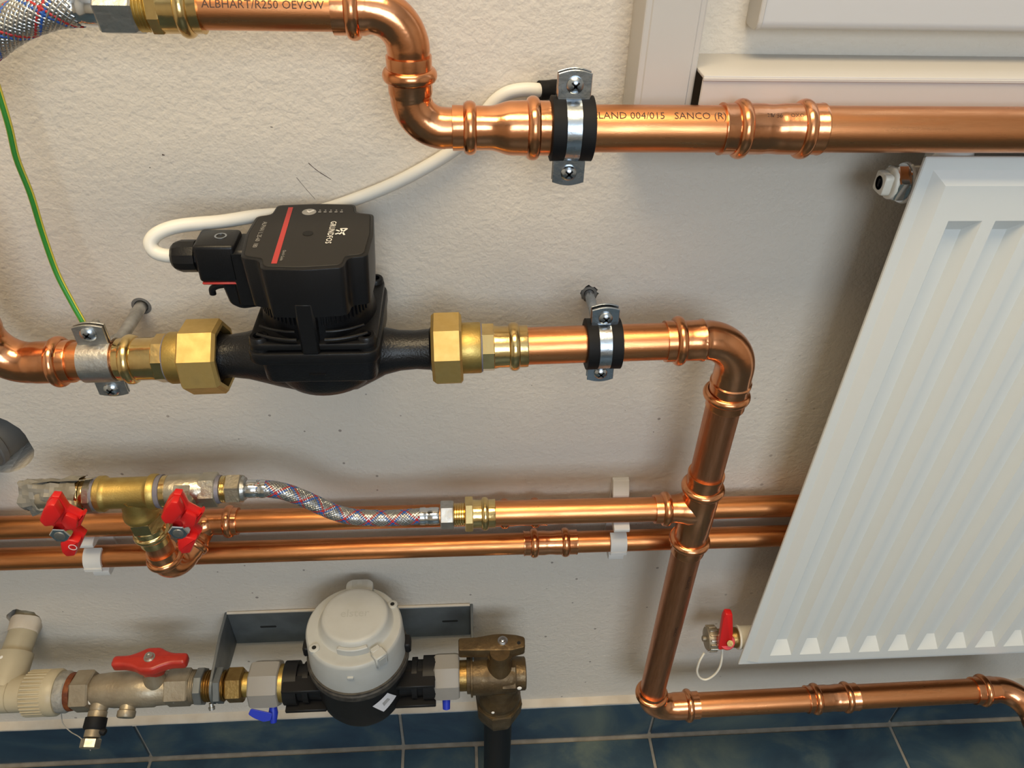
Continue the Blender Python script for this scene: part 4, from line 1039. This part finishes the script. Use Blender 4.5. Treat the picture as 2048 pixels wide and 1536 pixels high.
def main_valve():
    t = thing('ball_valve', 'old nickel stop valve with red lever at the lower left', 'valve', Q(-345)-V(0, 0, 22))
    part('hemp_seal', MB().lathe(Q(-426), X, [(0, 17), (0.5, 20.5), (6, 21), (9, 20.2), (11, 18)], 36, jit=lambda k, a: 1+0.02*math.sin(a*7+k*2)), 'hemp', t)
    part('rust_ring', MB().lathe(Q(-417), X, [(0, 15), (0.3, 18.6), (2.5, 19.4), (6.6, 18.8), (7.5, 15)], 36), 'rust', t, 'rusty ring')
    part('hex_end', octo(MB(), Q(-410.5), X, 0, 19, 21.4, 6, 1.6, 0.25), 'nickel_dull', t, smooth=22)
    part('body', MB().lathe(Q(-393), X, [(0, 15.5), (4, 16.4), (22, 18.0), (40, 18.2), (42, 18.8), (64, 18.8), (66, 17.6), (78, 17.2)], 40), 'nickel_dull', t)
    part('hex_end', octo(MB(), Q(-316), X, 0, 24, 19.8, 6, 1.4, 0.25), 'nickel_dull', t, smooth=22)
    th = [(0, 13)]
    for k in range(4): th += [(0.2+2.0*k, 16.2), (1.0+2.0*k, 17.4), (1.8+2.0*k, 16.2)]
    part('thread', MB().lathe(Q(-292.5), X, th+[(8.4, 13)], 32), 'nickel_dull', t, smooth=20)
    part('stem', MB().lathe(V(-326, YM, ZM+14), Z, [(0, 11), (8, 10.4), (14, 7), (22, 6.2)], 28), 'nickel_dull', t)
    lev = round_poly([(-37.5, -6.2), (-24, -6.2), (-13, -9), (-7, -13), (6, -13.5), (13, -9.5), (22, -6.4), (37, -6.6), (37.5, 6.0), (22, 6.4), (14, 9.5), (8, 13.5), (-6, 13.5), (-12, 9.5), (-22, 5.4), (-37.5, 5.6)], 4, 3)
    lo = part('lever', MB().prism(lev, V(-326, -66, 303), X, V(0, 1, 0), Z, 12.5, 3.2, 3), 'red_paint', t, 'red painted lever')
    part('lever_hub', MB().lathe(V(-326, -66, 290), Z, [(0, 8), (2, 11), (14, 13), (18, 13)], 28), 'red_paint', lo)
    part('lever_screw', MB().lathe(V(-326, -65, 315), Z, [(0, 5.6), (1.2, 5.6), (1.2, 4.2), (4.4, 4.0), (4.4, 2.2), (3.4, 2.0), (3.4, 0.3)], 20), 'zinc_dull', lo)
    # drain cock on the front
    d = V(-0.03, -0.93, -0.36).normalized(); p = Q(-383)+V(0, -10, -3)
    c = part('drain_cock', MB().lathe(p, d, [(0, 9.2), (8, 8.8), (10, 8.2), (10.4, 9.2), (17, 9.2), (17.4, 8), (22, 8)], 28), 'nickel_dull', t)
    part('black_collar', MB().lathe(p, d, [(16, 8), (16.4, 10.6), (26, 10.8), (28, 9.4), (28.2, 7)], 28), 'rubber', c)
    part('cock_neck', MB().lathe(p, d, [(27, 8), (35, 8), (35.2, 5)], 24), 'nickel_dull', c)
    part('cock_nut', octo(MB(), p, d, 36, 45.5, 9.6, 6, 1.0, 0.2), 'nickel', c, smooth=20)
    part('cock_wing', MB().lathe(p+d*29+V(7, 0, 0), V(1, -0.3, -0.3), [(0, 4), (5, 3.4), (6, 2)], 16), 'rubber', c)
    p2 = Q(-354)+V(0, -12, -4)
    s = part('side_plug', MB().lathe(p2, d, [(0, 8), (8, 7.8), (9, 9.0), (14, 9.0), (15.4, 8.0)], 28), 'nickel_dull', t)
    part('plug_slot', MB().box(-362, -346, -0.7, 0.7, -0.5, 0.6).move(Matrix.Translation(p2+d*15.3)), 'gap_dark', s, smooth=0)
main_valve()
pts = [V(-424, YM-16, 256), V(-423, YM-22, 246), V(-415, YM-28, 240), V(-404, YM-34, 240), V(-396, YM-40, 236), V(-392, YM-44, 230)]
solid('thin_wire', MB().tube(pts, 0.55, 8, 6), 'hemp', 'loose thin wire hanging between the ribbed nut and the drain cock', 'wire')
def bracket():
    t = thing('meter_bracket', 'grey steel wall bracket holding the water meter', 'bracket', (-130, -30, 241))
    part('wall_plate', MB().box(-266, 3.5, -3.2, -0.1, 241, 297, 0.8), 'bracket_grey', t)
    def arm(x, nm):
        o = [(0, 241), (0, 297), (-30, 297), (-60, 291), (-78, 288)] + [(YM+18*math.cos(a)*-1, ZM+19*math.sin(a)) for a in [math.radians(80-160*k/8) for k in range(9)]] + [(-78, 251), (-60, 249), (-30, 243)]
        part(nm, MB().prism(o, V(x, 0, 0), Y, Z, X, 3.0, 0.5), 'bracket_grey', t)
    arm(-269, 'arm'); arm(3.4, 'arm')
    for x, z in ((-225, 272), (-20, 270)):
        part('slot', MB().prism(round_poly([(-9, -1.6), (9, -1.6), (9, 1.6), (-9, 1.6)], 1.5, 3), V(x, -3.0, z), X, Z, -Y, 0.35), 'gap_dark', t, smooth=0)
    part('edge_caulk', MB().tube([V(-266, -1.5, 297.5), V(-200, -2, 298.3), V(-100, -1.6, 297.8), V(3, -2, 298)], 1.6, 8, 6), 'ledge_paint', t)
bracket()
def nipple():
    t = thing('brass_nipple', 'threaded nipple with lock nut and dark brass hex left of the meter', 'pipe fitting', Q(-260)-V(0, 0, 18))
    part('lock_nut', octo(MB(), Q(-286), X, 0, 8, 19.6, 8, 0.8, 0.1), 'bracket_grey', t, smooth=20)
    part('lock_nut', octo(MB(), Q(-266), X, 0, 7, 19.6, 6, 0.8, 0.4), 'bracket_grey', t, smooth=20)
    th = [(0, 12)]
    for k in range(10): th += [(0.2+2.4*k, 15.0), (1.2+2.4*k, 16.2), (2.2+2.4*k, 15.0)]
    part('thread', MB().lathe(Q(-280), X, th+[(24.5, 12)], 32), 'brass_dark', t, smooth=20)
    part('hex', octo(MB(), Q(-255), X, 0, 18, 18.4, 6, 2.0, 0.3), 'brass_dark', t, smooth=22)
    part('neck', MB().lathe(Q(-238), X, [(0, 11), (0, 12.8), (10, 12.8), (12, 11)], 30), 'brass_cast', t)
    part('clamp_screw', MB().lathe(V(-272, YM-12, ZM-13), V(0.1, -0.6, -0.8), [(0, 2.4), (4, 2.4), (4.2, 3.4), (7, 3.2), (7.2, 0.5)], 16), 'zinc_dull', t)
nipple()
def cover_nut(x0, x1, label, wing):
    t = thing('seal_cover', label, 'nut cover', Q((x0+x1)/2)-V(0, 0, 25))
    m = MB().lathe(Q(x0), X, [(0, 17), (0, 22.5), (1.5, 24.2), (4, 24.8), (x1-x0-4, 24.8), (x1-x0-1, 24), (x1-x0, 22.5), (x1-x0, 17)], 8, phase=PI/8-0.15)
    part('shell', m, 'nut_clear', t, 'milky see-through plastic', smooth=25)
    xm = (x0+x1)/2
    if wing:
        part('seal_tag', MB().prism(round_poly([(-8, 2), (14, -4), (12, -12), (4, -13), (-6, -8), (-11, -4)], 1.5, 2), V(xm-5, YM-24, ZM-9), X, V(0, -0.55, -0.83)*-1, V(0, -0.83, 0.55), 1.6, 0.4), 'tag_blue', t, 'blue plastic seal tag')
        part('seal_pin', MB().lathe(V(xm+8, YM-18, ZM-12), V(0, -0.62, -0.78), [(0, 3.6), (8, 5.0), (18, 3.4), (18.2, 1)], 14), 'tag_blue', t)
    else:
        part('seal_pin', MB().lathe(V(xm-1, YM-17, ZM-13), V(0, -0.62, -0.78), [(0, 4.4), (12, 4.0), (13, 2)], 14), 'tag_blue', t)
cover_nut(-229.6, -199, 'milky plastic nut cover with blue seal tag left of the water meter', True)
cover_nut(-36.6, -9.5, 'milky plastic nut cover between the water meter and the bronze valve', False)
def meter():
    xc, yc = -114.0, -66.0; DZ = 12.0
    t = thing('water_meter', 'water meter with grey round cap on a black body', 'water meter', (xc, yc, 215))
    for s in (-1, 1):
        p = Q(xc-80) if s < 0 else Q(xc+80); d = X if s < 0 else -X
        part('brass_spud', MB().lathe(p, d, [(-6, 15), (-6, 19.5), (4, 19.5), (4, 15)], 32), 'brass_cast', t)
        part('inlet' if s < 0 else 'outlet', MB().lathe(p, d, [(0, 16), (0, 22.5), (14, 22.5), (14.4, 18.5), (20, 18.5), (20.4, 21), (26, 21), (26.4, 17.5), (48, 19)], 36), 'meter_black', t)
        for yy, zz in ((-92, 287), (-95, 255)):
            x0, x1 = (xc-79, xc-36) if s < 0 else (xc+36, xc+79)
            part('side_rib', MB().box(x0, x1, yy-2.4, yy+16, zz-2.2, zz+2.2, 0.8), 'meter_black', t)
        part('lug', MB().box(xc+s*51-4, xc+s*51+4, yc-6, yc+8, 316, 330, 1.5), 'meter_black', t)
    bowl = MB().lathe(V(xc, yc, 213+DZ), Z, [(0, 12), (0.5, 22), (4, 32), (12, 41), (24, 46), (40, 47.5), (78, 48.5), (84, 49), (84, 45)], 56)
    part('bowl', bowl, 'meter_black', t)
    for k in range(4): part('bowl_foot', MB().lathe(V(xc-16+8*k, yc-20, 211+DZ), Z, [(0, 2.2), (8, 2.6)], 12), 'meter_black', t)
    part('collar', MB().lathe(V(xc, yc, 294+DZ), Z, [(0, 48), (0.5, 52.2), (8, 52.6), (9.5, 51.4), (12, 51.4), (12.5, 48)], 64), 'meter_ring', t, 'dusty black collar')
    hd = MB().lathe(V(xc, yc, 303+DZ), Z, [(0, 47.5), (1, 49.4), (4, 49.6), (40, 48.2), (43.2, 47.4), (44.5, 46.2), (44.8, 44), (43.6, 40)], 64, cap0=False)
    cap_ = part('cap', hd, 'meter_grey', t, 'pale grey cap')
    lid = MB().lathe(V(xc+1.5, yc+4, 345.6+DZ), Z, [(0, 41), (1, 38.0), (3, 36.2), (11, 33.5), (13, 32.6), (14.2, 31), (14.6, 28), (14.6, 0.5)], 64)
    ld = part('lid', lid, 'meter_grey', t)
    # the writing pressed into the lid
    part('lettering', text_mb('elster', 12.5, V(xc+1.5, yc+5, 360.3+DZ), X, Y, Z, bold=0.12), 'meter_mark', ld, 'pressed lettering', smooth=0)
    # hinge tab at the back, catch at the front
    hp = round_poly([(-14, 0), (14, 0), (14, 16), (9, 20), (-9, 20), (-14, 16)], 4, 4)
    part('hinge_tab', MB().prism(hp, V(xc+2, yc+32, 344+DZ), X, Y, Z, 10, 1.4, 2), 'meter_grey', t)
    part('hinge_window', MB().prism([(-8, 9), (8, 9), (8, 17), (2.6, 17), (2.6, 12.6), (-2.6, 12.6), (-2.6, 17), (-8, 17)], V(xc+2, yc+32, 353.7+DZ), X, Y, Z, 0.5), 'meter_mark', t, smooth=0)
    arcp = [(34.2*math.cos(a), 34.2*math.sin(a)) for a in [math.radians(-112+46*k/10) for k in range(11)]] + [(38.4*math.cos(a), 38.4*math.sin(a)) for a in [math.radians(-66-46*k/10) for k in range(11)]]
    part('lid_lip', MB().prism(arcp, V(xc+1.5, yc+4, 346+DZ), X, Y, Z, 9.5, 0.8), 'meter_grey', t)
    ca = math.radians(-52)
    q = MB().box(-6.5, 6.5, -4.5, 6.5, 336+DZ, 352.5+DZ, 1.2); q.box(-5, 5, 4, 10, 346+DZ, 353+DZ, 1.0)
    q.move(Matrix.Translation(V(xc+46*math.cos(ca), yc+46*math.sin(ca), 0)) @ Matrix.Rotation(ca+PI/2, 4, 'Z'))
    ct = part('catch', q, 'meter_grey', t)
    w = MB().box(-3.4, 3.4, -4.9, -4.4, 340+DZ, 349+DZ).move(Matrix.Translation(V(xc+46*math.cos(ca), yc+46*math.sin(ca), 0)) @ Matrix.Rotation(ca+PI/2, 4, 'Z'))
    part('catch_window', w, 'meter_mark', ct, smooth=0)
    for a in (32, 214):
        an = math.radians(a); c = V(xc+43.6*math.cos(an), yc+43.6*math.sin(an), 344+DZ)
        e = part('screw_ear', MB().lathe(c, Z, [(0, 5.4), (4.0, 5.2), (4.6, 4.4), (4.6, 2.2), (3.2, 2.0), (3.2, 0.2)], 20), 'meter_grey', t)
        part('screw_hole', MB().lathe(c+V(0, 0, 4.2), Z, [(0, 2.1), (0.5, 2.1)], 16), 'gap_dark', e)
    part('front_nib', MB().box(xc-3, xc+3, yc-50.4, yc-47.5, 331+DZ, 334.5+DZ, 0.4), 'meter_grey', t)
    # paper sticker on the black body
    n_ = V(0.58, -0.81, 0.0).normalized(); u = Z.cross(n_).normalized()
    c = V(xc, yc, 281)+n_*48.0
    uu = (u*math.cos(0.5)+Z*math.sin(0.5)); vv = n_.cross(uu)
    vs = []; fs = []
    for j in range(7):
        for i in range(7):
            q_ = uu*(-10+20*i/6) + vv*(-11+22*j/6)
            dx = q_.dot(u); a = dx/48.6
            vs.append(V(xc, yc, 281+q_.z) + (n_*math.cos(a)+u*math.sin(a))*48.75)
    for j in range(6):
        for i in range(6): fs.append((j*7+i, j*7+i+1, j*7+i+8, j*7+i+7))
    sk = part('sticker', MB().add(vs, fs), 'paper_white', t, 'white printed sticker')
    for k in range(7):
        y0 = -2.5+0.95*k
        vs = []
        for (a_, b_) in ((-4+0.3*k, y0), (5, y0), (5, y0+0.5), (-4+0.3*k, y0+0.5)):
            q_ = uu*a_ + vv*b_; dx = q_.dot(u); a = dx/48.6
            vs.append(V(xc, yc, 281+q_.z) + (n_*math.cos(a)+u*math.sin(a))*48.95)
        part('barcode_line', MB().add(vs, [(0, 1, 2, 3)]), 'print_grey', sk, smooth=0)
meter()
def bronze_valve():
    t = thing('angle_valve', 'dark bronze angle valve with long lever above the black pipe', 'valve', (33, YM, 170))
    xv = 33.5
    m = MB().lathe(Q(-10), X, [(0, 12), (0, 15.5), (8, 15.5), (8.4, 19), (12, 19), (12.4, 22.5), (14.5, 22.5), (14.8, 20.5), (27, 21), (45, 20.6), (58, 20), (61, 19), (61.2, 18), (66, 17.6), (71, 17.4), (72, 16), (72, 8)], 36)
    part('body', m, 'bronze', t)
    part('brass_tail', MB().lathe(Q(-10), X, [(-1, 12), (-1, 16), (8, 16)], 32), 'brass_dark', t)
    part('side_hex', octo(MB(), Q(35), X, 0, 16, 21.6, 6, 1.2, 0.26), 'bronze', t, smooth=22)
    part('outlet', MB().lathe(V(xv, YM, ZM-8), -Z, [(0, 20), (14, 21), (22, 22.5), (26, 24), (32, 24.4), (36, 23.4), (38, 24.4), (46, 24)], 36), 'bronze', t)
    part('outlet_nut', MB().lathe(V(xv, YM, ZM-47), -Z, [(0, 22), (0, 26), (2, 27.2), (20, 26), (32, 22.6), (38, 20), (39, 16.4)], 8, phase=0.3), 'bronze', t, smooth=22)
    part('neck', MB().lathe(V(xv, YM, ZM+8), Z, [(0, 16), (12, 14), (20, 11), (34, 10.5)], 30), 'bronze', t)
    lv = [(-10, -7.5), (20, -8.5), (46, -9.5), (60.5, -6), (61, 6.5), (52, 9.5), (38, 11.5), (28, 11.5), (10, 8.5), (-10, 8)]
    lo = part('lever', MB().prism(round_poly(lv, 2.5, 3), V(0, -62, 299), X, Y, Z, 14, 1.8, 2), 'bronze', t)
    part('lever_hub', MB().lathe(V(xv, -66, 290), Z, [(0, 10), (10, 14), (12, 14)], 24), 'bronze', lo)
    part('lever_bolt', MB().lathe(V(37, -60, 313), Z, [(0, 5.4), (1.0, 5.4), (1.0, 4.0), (3.4, 4.0), (3.4, 2.2), (5.0, 2.0)], 20), 'chrome', lo)
    part('lever_hole', MB().lathe(V(54, -63, 313), Z, [(0, 2.0), (0.2, 2.0)], 16), 'gap_dark', lo)
bronze_valve()
pipe('plastic_pipe', (33.5, YM, ZM-74), (33.5, YM, -2), 16.2, 'pe_black', 'black plastic pipe going from the bronze valve into the floor')

# ================================================================== SMALL MARKS
wb = bpy.data.objects['wall_back']
def scratch(pts, w):
    for a, b_ in zip(pts[:-1], pts[1:]):
        a = V(*a, 0); b_ = V(*b_, 0); d = (b_-a).normalized(); q = V(-d.y, d.x, 0)*w/2
        part('scratch', MB().prism([(a+q).xy[:], (a-q).xy[:], (b_-q*0.5).xy[:], (b_+q*0.5).xy[:]], V(0, 0.0, 0), X, Z, -Y, 0.12), 'print_dark', wb, smooth=0)
scratch([(-106.8, 815.3), (-103, 811.2), (-99.7, 808.3), (-92.2, 803.0)], 0.55)
scratch([(-116.7, 804.6), (-111.2, 795.8), (-105.8, 788.1)], 0.3)
scratch([(-206.3, 821.2), (-204.6, 820.9)], 1.0)
scratch([(-129, 841.0), (-127.4, 840.8)], 0.6)
scratch([(-217.2, 812), (-216.6, 811.8)], 0.8)
def drops(owner, spots, m='ledge_paint'):
    for p, n, r in spots:
        part('paint_drop', MB().lathe(V(*p), V(*n), [(-0.3, r), (0.25, r*0.85), (0.5, r*0.4), (0.55, 0.1)], 14), m, owner, 'splash of white paint')
ob = {o.get('label', ''): o for o in bpy.data.objects}
drops(ob['dark bronze angle valve with long lever above the black pipe'], [((54, YM-19.4, ZM+3), (0, -1, 0.1), 2.6), ((8.5, YM-18.5, ZM+6), (-0.2, -1, 0.2), 2.2), ((5, YM-18.0, ZM-6), (-0.2, -1, 0), 2.8), ((26, YM-24, ZM-36), (0, -1, 0.1), 1.8)], 'print_white')
drops(ob['old nickel stop valve with red lever at the lower left'], [((-391, YM-15, ZM+4), (0, -1, 0.4), 3.4), ((-306, YM-17.2, ZM+2), (0, -1, 0.2), 2.4), ((-372, YM-15.6, ZM-9), (0, -1, -0.4), 3.2)], 'print_white')
drops(ob['beige plastic pipe fitting at the lower left edge coming out of the wall'], [((-486, -47.5, 297.4), (0, -0.45, 1), 3.0)], 'print_white')
